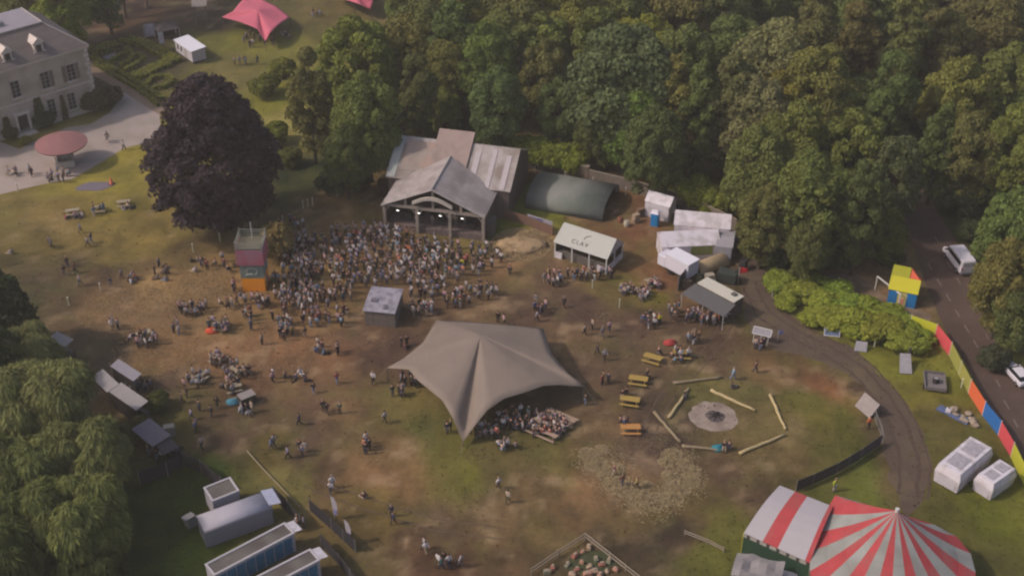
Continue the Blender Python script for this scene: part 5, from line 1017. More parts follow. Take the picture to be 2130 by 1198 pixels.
for k in range(7):
    t = 2*PI*k/7; MB().beam((.9*math.cos(t), .9*math.sin(t), .08), (.1*math.cos(t+1), .1*math.sin(t+1), .4), .07, 5).build('charred_log', M('charcoal', (44, 40, 40)), T)
mb = MB(); mb.blob((0, 0, 0), (1.1, 1.0, .16), 3, .2, 12, 4, half=True); mb.build('embers', M('embers', (84, 74, 72), var=.3, scale=3), T)
# ------------------------------------------------------------------ straw and hay
def straw(name, label, spots, c, n, seed, hgt=.3, kind='stuff', cat=None):
    g = np.random.RandomState(seed); P = []
    for px, py, r, k in spots:
        q = G(px, py); m = int(n*k); a = g.rand(m)*2*PI; d = r*g.rand(m)**.6; lump = .5+.5*np.sin(a*5+d*3); z = hgt*np.maximum(0, 1-d/r)*g.rand(m)*(.5+lump)+.02
        P.append(np.stack([q.x+d*np.cos(a), q.y+d*np.sin(a), z], 1))
    P = np.concatenate(P); m = len(P); N = np.array([0, 0, 1.0])+g.randn(m, 3)*.45; t = .7+.6*g.rand(m); ang = g.rand(m)*PI
    me = leaf_mesh(name, P, N, np.stack([.05+.2*g.rand(m), .015+.03*g.rand(m)], 1), np.stack([t, t, t*.95], 1), np.stack([np.cos(ang), np.sin(ang), 0*ang], 1), seed)
    o = bpy.data.objects.new(name, me); col.objects.link(o); o.color = (*lin(c), 1); return tag(o, label, cat, None, kind)
U = [(1225, 945, 1.2), (1240, 965, 1.4), (1262, 985, 1.3), (1275, 1005, 1.3), (1300, 1015, 1.5), (1330, 1035, 1.5), (1365, 1045, 1.6), (1395, 1035, 1.4), (1410, 1015, 1.5), (1432, 1000, 1.3), (1440, 980, 1.1), (1425, 965, .9), (1400, 945, 1.1), (1385, 962, .9), (1392, 990, .9), (1250, 935, .9), (1345, 1010, .8), (1285, 975, .9)]
straw('loose_straw', 'loose pale straw strewn in a curve below the fire circle', [(a, b, r, r/18) for a, b, r in U]+[(a+rnd.uniform(-16, 16), b+rnd.uniform(-12, 12), r*1.9, r/60) for a, b, r in U], (164, 144, 112), 15000, 5, .3)
straw('straw_scatter', 'sparse straw trodden into the mud', [(rnd.uniform(230, 780), rnd.uniform(575, 800), rnd.uniform(1.5, 4), .02) for _ in range(26)]+[(rnd.uniform(700, 1420), rnd.uniform(900, 1100), rnd.uniform(1.5, 4), .02) for _ in range(18)]+[(rnd.uniform(1180, 1700), rnd.uniform(650, 960), rnd.uniform(1, 3), .012) for _ in range(12)], (134, 112, 90), 6000, 8, .03)
for px, py, rx, ry, h, lb in [(1085, 512, 3.6, 2.2, 1.0, 'spread straw heap between stage and bar marquee')]:
    q = G(px, py); T = thing('straw_heap', lb, 'straw heap', (q.x, q.y, 0)); MB().blob((0, 0, -.05), (rx, ry, h), 5, .12, 26, 8, half=True).build('heap', M('straw_core', (156, 130, 98), var=.2, scale=5, bump=.8), T, smooth=True)
straw('heap_straw', 'loose straw over the spread heap beside the stage', [(1085, 508, 4.4, .5), (1105, 500, 3.0, .25), (1060, 520, 2.6, .2)], (172, 148, 114), 16000, 15, 1.0)
straw('slope_straw', 'straw spread over the worn slope below the beech', [(400, 592, 6, .3), (450, 580, 5, .2), (330, 735, 6, .2), (245, 645, 5, .15), (600, 715, 6, .15)], (146, 122, 92), 12000, 17, .05)
gg = np.random.RandomState(33); nT = 60000
Tx = gg.rand(nT)*150-75; Ty = 86+gg.rand(nT)*125; tc0 = ground_colour(Tx, Ty)
grassy = np.clip(1.75-tc0[:, 0]/tc0[:, 1], .12, 1); kp = gg.rand(nT) < grassy; Tx, Ty, tc0 = Tx[kp], Ty[kp], tc0[kp]; mT = len(Tx)
upx = np.array([PX(a, b, 0) for a, b in zip(Tx, Ty)]); road_ok = ~(((upx[:, 0] > 1870+(upx[:, 1]-480)*.52) & (upx[:, 1] < 1000)) | ((upx[:, 0] < 345) & (upx[:, 1] < 420)))
Tx, Ty, tc0 = Tx[road_ok], Ty[road_ok], tc0[road_ok]; mT = len(Tx)
meT = leaf_mesh('grass_tufts', np.stack([Tx, Ty, .05+.05*gg.rand(mT)], 1), np.array([0, 0, 1.0])+gg.randn(mT, 3)*.6, np.stack([.06+.14*gg.rand(mT), .03+.07*gg.rand(mT)], 1), tc0*(.6+.85*gg.rand(mT))[:, None], None, 3)
oT = bpy.data.objects.new('grass_tufts', meT); col.objects.link(oT); tag(oT, 'tufts of grass and trodden debris over the field', None, None, 'stuff')
# ------------------------------------------------------------------ marker posts
mp_ = [(38, 398, 'on the lawn beside the forecourt'), (210, 606, 'upper of two beside the stalls path'), (144, 636, 'lower of two beside the stalls path'), (402, 524, 'on the lawn below the copper beech'), (458, 502, 'under the copper beech beside the tower'), (631, 434, 'first of three between beech and stage'), (641, 431, 'middle of three between beech and stage'), (651, 428, 'last of three between beech and stage'), (701, 408, 'alone at the wood edge beside the stage'), (1113, 362, 'nearest the stage behind the arched shed'), (1175, 373, 'behind the middle of the arched shed'), (1233, 385, 'behind the open end of the arched shed'), (1301, 406, 'beside the small white marquee'), (1607, 590, 'at the wood end of the shrub bank'), (1606, 618, 'second along the track verge'), (1643, 642, 'third along the track verge'), (1693, 674, 'fourth along the track verge'), (1818, 722, 'right of the pale square board'), (1999, 806, 'beside the dull yellow fence panels'), (1232, 600, 'slim, in front of the bar marquee'), (1288, 640, 'on the mud near the picnic tables')]
pr = None
for px, py, lb in mp_:
    q = G(px, py)
    if pr is None:
        pr = thing('marker_post', '', 'post', (q.x, q.y, 0), 0, 'white marker posts around the site'); MB().box(-.06, -.06, 0, .06, .06, 1.3).build('shaft', M('post_white', (190, 184, 160), var=.05), pr, bevel=.01); MB().box(-.075, -.075, 1.302, .075, .075, 1.36).build('cap', M('post_cap', (206, 200, 186)), pr); o = pr
    else: o = copy_tree(pr); o.location = (q.x, q.y, 0)
    o['label'] = 'white marker post '+lb
# ------------------------------------------------------------------ things on the right verge
def gpos(px, py): q = G(px, py); return (q.x, q.y, 0)
T = thing('verge_sign', 'blue-grey sheet in a low white frame beside the track', 'sign', gpos(1730, 700), R(-10)); MB().slab([(-.9, 0, .15), (.9, 0, .15), (.9, .7, .9), (-.9, .7, .9)], .05).build('sheet', M('sheet_blue', (92, 102, 128)), T); MB().beam((-.95, -.05, .12), (.95, -.05, .12), .05).beam((.95, 0, 0), (.95, .7, 1.3), .05).beam((-.95, 0, 0), (-.95, .7, .9), .05).build('frame', wpole, T)
T = thing('verge_board', 'pale square board lying against the shrub bank', 'board', gpos(1789, 732), R(-12)); MB().slab([(-.75, 0, .1), (.75, 0, .1), (.8, .9, 1.0), (-.6, .9, 1.0)], .06).build('board', M('pale_grey_board', (138, 132, 134)), T); MB().beam((0, 1.4, 0), (0, .9, .9), .04).build('prop', st, T)
T = thing('ramp_board', 'tall pale ramp leaning on a dark post near the painted fence', 'board', gpos(1884, 778), R(-5)); MB().slab([(-.75, 0, .1), (.75, 0, .1), (.7, 2.2, 1.5), (-.6, 2.2, 1.5)], .08).build('board', M('pale_grey_board', (138, 132, 134)), T); MB().box(.45, 2.25, 0, .75, 2.5, 2.2).build('post', M('post_dark', (64, 60, 56)), T)
T = thing('steel_skip', 'low grey steel tray with a dark drum inside on the grass', 'trailer', gpos(1943, 800), R(-12)); mt = M('skip_grey', (112, 104, 102), var=.16, metal=.1)
MB().box(-1.2, -1.6, .35, 1.2, 1.6, .45).build('floor', mt, T); mb = MB(); mb.box(-1.25, -1.65, .35, -1.18, 1.65, .8).box(1.18, -1.65, .35, 1.25, 1.65, .8).box(-1.18, -1.65, .35, 1.18, -1.58, .8).box(-1.18, 1.58, .35, 1.18, 1.65, .8); mb.build('side', mt, T)
d = MB().cyl(.05, -.1, .45, 1.1, .38, n=14).build('drum', M('drum_dark', (50, 46, 46)), T); MB().cyl(.05, -.1, 1.101, 1.14, .26, n=14).build('lid', M('pale_grey_board', (138, 132, 134)), d)
[MB().beam((x-.1, -1.0, .3), (x+.1, -1.0, .3), .3, 12).build('wheel', M('tyre', (34, 32, 34)), T) for x in (-1.3, 1.3)]
T = thing('rubble_pile', 'pile of pale rocks and timbers beside the orange fence panel', 'rock pile', gpos(2008, 868), R(-45)); rr = random.Random(9)
for k in range(16):
    x, y = rr.uniform(-2.0, 2.0), rr.uniform(-.8, .8); s = rr.uniform(.25, .55); MB().blob((x, y, s*.5), (s, s*.8, s*.7), k, .22, 7, 5).build('rock', M('rock_pale', (140, 124, 108), var=.2), T)
q = G(1985, 862); T = thing('blue_tarpaulin', 'blue tarpaulin spread at the foot of the rock pile', 'tarpaulin', (q.x, q.y, 0), R(-45)); mb = MB(); rr = random.Random(8)
mb.loft([[(x, y, .05+rr.uniform(0, .14)) for y in (-.8, -.4, 0, .4)] for x in (-2, -1.4, -.7, 0, .7, 1.4, 2)], close=False, caps=False); o = mb.build('sheet', M('tarp_blue', (78, 88, 118)), T); solid(o, .01)
T = thing('water_container', 'small white water container beside the blue tarpaulin', 'container', gpos(1972, 858), R(-30)); MB().box(-.3, -.25, 0, .3, .25, .6).build('tank', wht, T, bevel=.06); MB().cyl(0, 0, .6, .68, .08).build('cap', blk, T)
# trestle sign by the track
T = thing('trestle_sign', 'white framed slanting notice board on trestle legs by the track', 'notice board', gpos(1582, 712), R(-24)); MB().slab([(-1.1, -.1, 1.2), (1.1, -.1, 1.2), (1.1, .55, 1.75), (-1.1, .55, 1.75)], .05).build('board', M('board_grey', (132, 126, 130)), T)
mb = MB(); mb.beam((-1.15, -.13, 1.2), (1.15, -.13, 1.2), .05, 4).beam((-1.15, .6, 1.8), (1.15, .6, 1.8), .06, 4).beam((-1.15, -.13, 1.2), (-1.15, .6, 1.8), .06, 4).beam((1.15, -.13, 1.2), (1.15, .6, 1.8), .06, 4); mb.build('frame', wpole, T)
for x in (-.9, .0, .9): MB().beam((x, -.4, 0), (x, 0, 1.25), .04, 5).build('leg', wpole, T)
T = thing('small_flag', 'small blue and white flag stuck beside the notice board', 'flag', gpos(1617, 708), R(0)); MB().cyl(0, 0, 0, 1.6, .03, n=6).build('pole', wpole, T); o = MB().add([(0, 0, .9), (.6, .1, .95), (.6, .1, 1.5), (0, 0, 1.55)], [(0, 1, 2, 3)]).build('cloth', M('cloth_violet', (120, 116, 160)), T); solid(o, .02)
# feather flags
for px, py, lb in ((696, 1078, 'white and purple feather flag nearer the long cabin'), (724, 1128, 'white and purple feather flag nearer the field')):
    T = thing('feather_flag', lb, 'flag', gpos(px, py), R(-40)); MB().beam((0, 0, 0), (-.25, 0, 3.1), .03, 6).build('pole', wpole, T)
    o = MB().add([(-.0, 0, .6), (.45, .04, .7), (.55, .05, 2.3), (.2, .03, 3.0), (-.22, 0, 3.1)], [(0, 1, 2, 3, 4)]).build('cloth', M('feather_white', (150, 140, 146)), T); solid(o, .02); o = MB().add([(.02, -.03, .7), (.42, .0, .8), (.45, .01, 1.5), (.0, -.03, 1.4)], [(0, 1, 2, 3)]).build('print', M('cloth_violet', (120, 116, 160)), T); solid(o, .01)
# lawn mat and cone
q = G(198, 388); T = thing('groundsheet', 'purple-grey oval groundsheet on the lawn', 'groundsheet', (q.x, q.y, 0), R(14)); MB().prism([(2.9*math.cos(2*PI*k/20), (1.3+.25*math.sin(k*1.3))*math.sin(2*PI*k/20)) for k in range(20)], .0, .05).build('sheet', M('sheet_purple', (104, 94, 102), var=.06), T)
T = thing('traffic_cone', 'orange cone at the end of the oval groundsheet', 'cone', gpos(232, 383)); MB().cyl(0, 0, .06, 1.1, .34, .06).build('body', M('cone_orange', (206, 108, 80), var=.04), T); MB().box(-.45, -.45, 0, .45, .45, .06).build('base', blk, T)
# play garden at the bottom
PG = M('rail_pale', (136, 122, 106))
def rail_fence(label, pts, h=.9):
    P = [G(*p) for p in pts]; o = P[0]; T = thing('rail_fence', label, 'fence', o)
    for i in range(len(P)-1):
        a, b = P[i]-o, P[i+1]-o; mb = MB(); [mb.beam(a+Vector((0, 0, z)), b+Vector((0, 0, z)), .06, 5) for z in (h*.5, h)]; mb.build('rail', PG, T); n_ = max(1, int((b-a).length/2))
        for k in range(n_+1): p = a.lerp(b, k/n_); MB().cyl(p.x, p.y, 0, h+.1, .07, n=6).build('post', PG, T) if k < n_ or i == len(P)-2 else None
rail_fence('low pale rail fence around the small play garden', [(1105, 1195), (1160, 1158), (1217, 1122), (1268, 1162), (1335, 1215)])
rail_fence('leaning pale rails between play garden and striped tent', [(1424, 1112), (1470, 1130), (1505, 1148)], .6)
rr = random.Random(12); cols = [((168, 140, 116), 'cream'), ((164, 120, 100), 'salmon pink'), ((142, 92, 78), 'dull pink'), ((120, 116, 96), 'grey-green')]
pl = [(1225, 1140), (1212, 1150), (1196, 1158), (1240, 1165), (1226, 1180), (1210, 1172), (1252, 1176), (1266, 1168), (1236, 1190), (1222, 1196), (1200, 1186), (1180, 1176), (1262, 1190), (1280, 1186), (1150, 1182), (1138, 1192), (1190, 1196), (1248, 1198)]
for i, (px, py) in enumerate(pl):
    c, nm = cols[i % 4]; T = thing('play_block', '%s garden block, %s' % (nm, 'nearest the fence corner' if i == 0 else 'number word')[:60], 'block', gpos(px, py), rr.uniform(0, 3), 'painted blocks in the play garden')
    T['label'] = '%s painted block in the play garden, %s counted from its far corner' % (nm, ROWN[i])
    s = rr.uniform(.22, .42); MB().box(-s, -s*.6, 0, s, s*.6, rr.uniform(.2, .5)).build('block', M('block_'+nm.replace(' ', '_'), c), T, bevel=.04); MB().box(-s*.5, -s*.3, .5, s*.5, s*.3, .55).build('cap', M('block_cap', (150, 130, 112)), T)
tag(MB().blob((G(1225, 1172).x, G(1225, 1172).y, -.1), (3.0, 2.2, .18), 4, .15, 18, 3, half=True).build('garden_planting', M('planting', (62, 64, 40), var=.3, scale=3)), 'low dark planting inside the play garden', None, None, 'stuff')
# junk behind the bar marquee and beside stalls
rr = random.Random(21)
for px, py, lb, c in [(1290, 462, 'rust red barrel behind the bar marquee', (130, 84, 66)), (1303, 470, 'white tub behind the bar marquee', (180, 168, 150)), (1322, 462, 'stack of pale crates beside the blue toilet', (146, 124, 104)), (1332, 450, 'stack of brown crates beside the small white marquee', (108, 84, 68)), (1278, 448, 'brown barrel beside the arched shed end', (104, 80, 66))]:
    T = thing('barrel' if 'barrel' in lb or 'tub' in lb else 'crate_stack', lb, 'barrel' if 'barrel' in lb else ('tub' if 'tub' in lb else 'crates'), gpos(px, py), rr.uniform(0, 1))
    if 'crate' in lb:
        for k in range(4): MB().box(-.5+rr.uniform(-.1, .1), -.35, .34*k, .5, .35, .34*k+.31).build('crate', M('crate_%d' % c[0], c, stripes=('Z', .1, .2)), T)
    else: MB().loft([[(r*math.cos(2*PI*k/12), r*math.sin(2*PI*k/12), z) for k in range(12)] for r, z in ((.36, 0), (.44, .4), (.36, .85))]).build('body', M('barrel_%d' % c[0], c), T); MB().cyl(0, 0, .851, .88, .3).build('lid', M('lid_%d' % c[0], [v*.8 for v in c]), T)
cl_ = [(1398, 452, 'brown crates stacked between the blue toilet and the white marquees', (112, 92, 76)), (1412, 440, 'dark crates stacked behind the blue toilet by the hoarding', (62, 54, 50)), (1534, 505, 'grey crates stacked by the grey shelter under the trees', (120, 112, 108)), (1528, 528, 'dark crates stacked beside the grey shelter', (56, 50, 48)), (1478, 588, 'pale crates stacked behind the food trailer roof', (150, 138, 120)), (1455, 580, 'olive crates stacked between lorry and food trailer', (88, 84, 62)), (1545, 560, 'black crates stacked near the red flag', (46, 42, 42)), (1428, 596, 'brown crates stacked at the lorry rear', (98, 80, 66)),
  (355, 905, 'pale crates stacked behind the charcoal stall', (140, 130, 118)), (370, 945, 'dark crates stacked at the corner of the charcoal stall', (52, 48, 48)), (255, 842, 'brown crates stacked in front of the light grey stall', (96, 82, 70)), (398, 1092, 'grey crates stacked at the end of the long grey cabin', (128, 122, 120))]
for px, py, lb, c in cl_:
    T = thing('crate_stack', lb, 'crates', gpos(px, py), rr.uniform(0, 1.5))
    for k in range(rr.randint(2, 4)): dx = rr.uniform(-.25, .25); MB().box(-.6+dx, -.4, .36*k, .6+dx, .4, .36*k+.33).build('crate', M('crate_%d' % c[0], c, stripes=('Z', .1, .2)), T)
for px, py, lb in [(272, 808, 'dark drum kit case beside the grey roofed stall'), (282, 815, 'dark speaker case beside the grey roofed stall'), (262, 796, 'tall dark case against the grey roofed stall')]:
    T = thing('flight_case', lb, 'case', gpos(px, py), R(30)); MB().box(-.6, -.4, .1, .6, .4, 1.1).build('case', M('black_kit', (44, 40, 42)), T, bevel=.03); MB().box(-.62, -.42, 1.101, .62, .42, 1.2).build('lid', M('case_lid', (96, 92, 96)), T)
for px, py, c, lb in [(440, 690, (190, 76, 50), 'orange red tent cloth heap beside a picnic table'), (1393, 715, (160, 60, 58), 'red cloth heap beside the yellow picnic tables'), (1494, 934, (40, 108, 120), 'teal bundle on the front log'), (484, 838, (70, 120, 136), 'light blue bag beside the dark box')]:
    T = thing('cloth_heap', lb, 'bundle', gpos(px, py)); MB().blob((0, 0, .0), (.8, .6, .55), 6, .2, 12, 5, half=True).build('heap', M('heap_%d_%d' % (c[0], c[1]), c), T, smooth=True); MB().blob((.5, .2, .0), (.4, .4, .35), 8, .2, 9, 4, half=True).build('fold', M('heap_%d_%d' % (c[0], c[1]), c), T, smooth=True)
# ------------------------------------------------------------------ people
def skin_mesh(name, joints, edges, mats, sub=1, face_mat=None):
    names = list(joints); idx = {n: i for i, n in enumerate(names)}
    me = bpy.data.meshes.new('sk'); me.from_pydata([joints[n][:3] for n in names], [(idx[a], idx[b]) for a, b in edges], [])
    o = bpy.data.objects.new('sk', me); col.objects.link(o); o.modifiers.new('skin', 'SKIN')
    sv = me.skin_vertices[0].data
    for i, n in enumerate(names): r = joints[n][3]; sv[i].radius = (r, joints[n][4] if len(joints[n]) > 4 else r); sv[i].use_root = (i == 0)
    if sub: s_ = o.modifiers.new('sub', 'SUBSURF'); s_.levels = sub; s_.render_levels = sub
    bpy.context.view_layer.update()
    out = bpy.data.meshes.new_from_object(o.evaluated_get(bpy.context.evaluated_depsgraph_get())); bpy.data.objects.remove(o); out.name = name
    out.materials.clear(); [out.materials.append(m) for m in mats]; out.polygons.foreach_set('use_smooth', [True]*len(out.polygons))
    if face_mat: out.polygons.foreach_set('material_index', [face_mat(p.center) for p in out.polygons])
    return out
def pose_mesh(pose, kit=True):
    hip, kn, an, el, wr = pose['hip'], pose['kn'], pose['an'], pose['el'], pose['wr']; hz = hip
    lean = pose.get('lean', 0); top = hz+.53
    Y = lambda z: lean*(z-hz)
    J = {'pelvis': (0, 0, hz, .13, .1), 'waist': (0, Y(hz+.18), hz+.18, .12, .09), 'chest': (0, Y(hz+.38), hz+.38, .15, .1), 'neck': (0, Y(top), top, .055), 'throat': (0, Y(top+.06), top+.06, .05), 'head': (0, Y(top+.15)+.01, top+.15, .085, .09), 'crown': (0, Y(top+.24), top+.235, .065, .07)}
    E = [('pelvis', 'waist'), ('waist', 'chest'), ('chest', 'neck'), ('neck', 'throat'), ('throat', 'head'), ('head', 'crown')]
    for i, s in enumerate((-1, 1)):
        t = 'lr'[i]; sh = (s*.17, Y(hz+.46), hz+.46)
        J['sh'+t] = (*sh, .05); J['el'+t] = (*el[i], .04); J['wr'+t] = (*wr[i], .028); J['hp'+t] = (s*.09, 0, hz-.06, .085); J['kn'+t] = (*kn[i], .06); J['an'+t] = (*an[i], .042); J['ft'+t] = (an[i][0], an[i][1]-.14, an[i][2]-.04, .035)
        E += [('chest', 'sh'+t), ('sh'+t, 'el'+t), ('el'+t, 'wr'+t), ('pelvis', 'hp'+t), ('hp'+t, 'kn'+t), ('kn'+t, 'an'+t), ('an'+t, 'ft'+t)]
        if kit:
            w = Vector(wr[i]); d = (w-Vector(el[i])).normalized(); sd = Vector((-s, 0, 0)); sd = (sd-d*sd.dot(d)).normalized(); fw = d.cross(sd).normalized()
            pm = w+d*.08; J['pm'+t] = (*pm, .03, .018); E.append(('wr'+t, 'pm'+t))
            for k, (off, ln) in enumerate(((-.03, .065), (-.01, .08), (.012, .075), (.032, .058))):
                a = pm+fw*off+d*.02; b = a+d*ln*.55+sd*.01; c_ = b+d*ln*.4+sd*.03; J['fa%d' % k+t] = (*a, .009); J['fb%d' % k+t] = (*b, .009); J['fc%d' % k+t] = (*c_, .007); E += [('pm'+t, 'fa%d' % k+t), ('fa%d' % k+t, 'fb%d' % k+t), ('fb%d' % k+t, 'fc%d' % k+t)]
            a = w+d*.03-fw*.03; b = a+d*.03-fw*.03; J['ta'+t] = (*a, .011); J['tb'+t] = (*b, .009); E += [('wr'+t, 'ta'+t), ('ta'+t, 'tb'+t)]
    hc = Vector((0, Y(top+.17), top+.17))
    def fm(p): return 1 if min(abs(p.z-an[i][2]) + abs(p.x-an[i][0]) for i in (0, 1)) < .13 and p.z < an[0][2]+.06 else 0
    body = skin_mesh('person', J, E, [SKIN, SHOE, EYE], 1, fm)
    # face: nose, ears, eyes, mouth joined to the body mesh
    import bmesh as _b
    f = MB(); f.blob((0, hc.y-.105, hc.z-.02), (.014, .022, .022), 1, 0, 6, 4)
    for s in (-1, 1): f.blob((s*.092, hc.y, hc.z-.015), (.012, .02, .03), 2, 0, 6, 4)
    k0 = len(f.f)
    for s in (-1, 1): f.blob((s*.033, hc.y-.088, hc.z+.012), (.011, .008, .008), 3, 0, 6, 4)
    f.box(-.022, hc.y-.094, hc.z-.062, .022, hc.y-.086, hc.z-.054)
    bm = _b.new(); bm.from_mesh(body); vs = [bm.verts.new(v) for v in f.v]
    for n_, ff in enumerate(f.f):
        try: fa = bm.faces.new([vs[j] for j in ff]); fa.material_index = 2 if n_ >= k0 else 0
        except ValueError: pass
    bm.to_mesh(body); bm.free()
    g_ = lambda names, add, ed, nm: skin_mesh(nm, {n: (*J[n][:3], J[n][3]+add, (J[n][4] if len(J[n]) > 4 else J[n][3])+add) for n in names}, ed, [CLOTH], 1)
    tn = ['waist', 'pelvis', 'chest', 'shl', 'ell', 'shr', 'elr']+(['wrl', 'wrr'] if pose.get('long') else [])
    te = [('waist', 'pelvis'), ('waist', 'chest'), ('chest', 'shl'), ('shl', 'ell'), ('chest', 'shr'), ('shr', 'elr')]+([('ell', 'wrl'), ('elr', 'wrr')] if pose.get('long') else [])
    topm = g_(tn, .03, te, 'top'); trm = g_(['pelvis', 'hpl', 'knl', 'anl', 'hpr', 'knr', 'anr'], .022, [('pelvis', 'hpl'), ('hpl', 'knl'), ('knl', 'anl'), ('pelvis', 'hpr'), ('hpr', 'knr'), ('knr', 'anr')], 'trousers')
    h = MB(); rings = []
    for j in range(7):
        th = PI*.58*j/6; rings.append([(.1*math.sin(th)*math.cos(a), hc.y+.018+.108*math.sin(th)*math.sin(a), hc.z+.035+.092*math.cos(th)-(.05*max(0, math.sin(a)) if j > 3 else 0)) for a in [2*PI*k/12 for k in range(12)]])
    h.loft(rings[::-1]); hm = bpy.data.meshes.new('hair'); hm.from_pydata(h.v, [], h.f); hm.materials.append(HAIR); hm.polygons.foreach_set('use_smooth', [True]*len(hm.polygons))
    return body, topm, trm, hm
STD = dict(hip=.93, kn=[(-.1, -.01, .5), (.1, 0, .5)], an=[(-.11, .02, .07), (.11, .02, .07)])
POSES = {
 'stand': dict(STD, el=[(-.23, .03, 1.14), (.23, .03, 1.14)], wr=[(-.24, -.03, .9), (.24, -.03, .9)], long=True),
 'hold': dict(STD, el=[(-.22, .04, 1.15), (.24, .02, 1.14)], wr=[(-.12, -.2, 1.2), (.25, -.04, .9)]),
 'arms': dict(STD, el=[(-.3, -.06, 1.6), (.3, -.05, 1.58)], wr=[(-.25, -.1, 1.86), (.22, -.12, 1.84)]),
 'onearm': dict(STD, el=[(-.24, .02, 1.14), (.3, -.08, 1.58)], wr=[(-.2, -.12, .94), (.26, -.14, 1.84)], long=True),
 'walk': dict(hip=.91, kn=[(-.1, -.16, .52), (.1, .06, .48)], an=[(-.1, -.26, .1), (.1, .36, .12)], el=[(-.23, .14, 1.14), (.23, -.1, 1.14)], wr=[(-.23, .12, .9), (.22, -.28, .98)], lean=-.06, long=True),
 'sit': dict(hip=.56, kn=[(-.13, -.42, .5), (.13, -.42, .5)], an=[(-.14, -.4, .07), (.14, -.46, .07)], el=[(-.25, -.08, .78), (.25, -.08, .78)], wr=[(-.12, -.3, .72), (.14, -.3, .74)], lean=-.12, long=True),
 'ground': dict(hip=.14, kn=[(-.2, -.38, .36), (.2, -.4, .12)], an=[(-.12, -.62, .07), (.1, -.78, .07)], el=[(-.27, .12, .38), (.26, -.06, .38)], wr=[(-.3, .2, .12), (.14, -.26, .4)], lean=.1, long=True)}
PM = {k: pose_mesh(v) for k, v in POSES.items()}
TOPS = [('white', (196, 186, 186)), ('silver', (150, 142, 146)), ('grey', (116, 108, 112)), ('charcoal', (58, 52, 56)), ('black', (38, 34, 38)), ('navy', (48, 52, 78)), ('blue', (72, 92, 140)), ('azure', (96, 138, 164)), ('red', (168, 62, 58)), ('pink', (184, 128, 134)), ('maroon', (104, 52, 56)), ('green', (70, 86, 62)), ('teal', (40, 96, 92)), ('beige', (164, 142, 122)), ('mustard', (162, 132, 52)), ('brown', (98, 76, 64)), ('lilac', (134, 122, 158)), ('orange', (200, 104, 62))]
TW = [14, 12, 11, 9, 10, 8, 5, 3, 3, 5, 4, 3, 2, 9, 2, 5, 4, 1]
BOT = [('black', (36, 32, 36)), ('indigo', (50, 54, 74)), ('grey', (92, 86, 88)), ('brown', (84, 68, 58)), ('beige', (146, 128, 110)), ('denim', (110, 118, 138)), ('olive', (76, 74, 54)), ('white', (180, 172, 168))]
BW = [14, 12, 6, 5, 4, 4, 3, 1]
HR = [('fair', (132, 112, 88)), ('brown', (66, 50, 42)), ('black', (34, 28, 28)), ('grey', (128, 122, 118)), ('red', (112, 62, 42))]; HW = [3, 9, 8, 2, 1]
people = []   # px, py, zone, z, pose choices, facing (deg) or None, forced top
def grp(zone, n, px, py, rx, ry, poses='stand stand hold walk', face=None, top=None, z=0):
    for _ in range(n):
        for t in range(40):
            a, r = rnd.uniform(0, 2*PI), rnd.random()**.5; x, y = px+rx*r*math.cos(a), py+ry*r*math.sin(a); q = G(x, y, z)
            if min([((q.x-p[0].x)**2+(q.y-p[0].y)**2) for p in people[-60:]]+[9]) > .3: break
        people.append((q, zone, rnd.choice(poses.split()), face if face is not None else rnd.uniform(0, 360), top))
def one(zone, px, py, pose='stand', face=None, top=None, z=0): grp(zone, 1, px, py, .1, .1, pose, face, top, z)
CR = 'in the crowd before the stage'
# dense crowd: rows filled inside its outline
poly = [(600, 500), (680, 478), (790, 480), (870, 498), (960, 520), (1035, 520), (1050, 548), (1000, 572), (950, 592), (880, 606), (850, 600), (768, 600), (700, 605), (655, 590), (620, 560), (590, 530)]
def inside(x, y):
    c_ = False
    for i in range(len(poly)):
        (x1, y1), (x2, y2) = poly[i], poly[i-1]
        if (y1 > y) != (y2 > y) and x < (x2-x1)*(y-y1)/(y2-y1)+x1: c_ = not c_
    return c_
A, B = G(600, 610), G(1050, 470); yy = A.y-1
while yy < B.y+2:
    xx = -34.0
    while xx < 2:
        x, y = xx+rnd.uniform(-.32, .32), yy+rnd.uniform(-.32, .32); px, py = PX(x, y, 0)
        dens = .88 if 690 < px < 960 else .62
        if px < 690: dens = .42
        if inside(px, py) and rnd.random() < dens: people.append((Vector((x, y, 0)), CR, rnd.choice(['stand', 'stand', 'hold', 'arms', 'onearm', 'stand', 'hold']), 180-15+rnd.uniform(-35, 35), None))
        xx += .92
    yy += 1.05
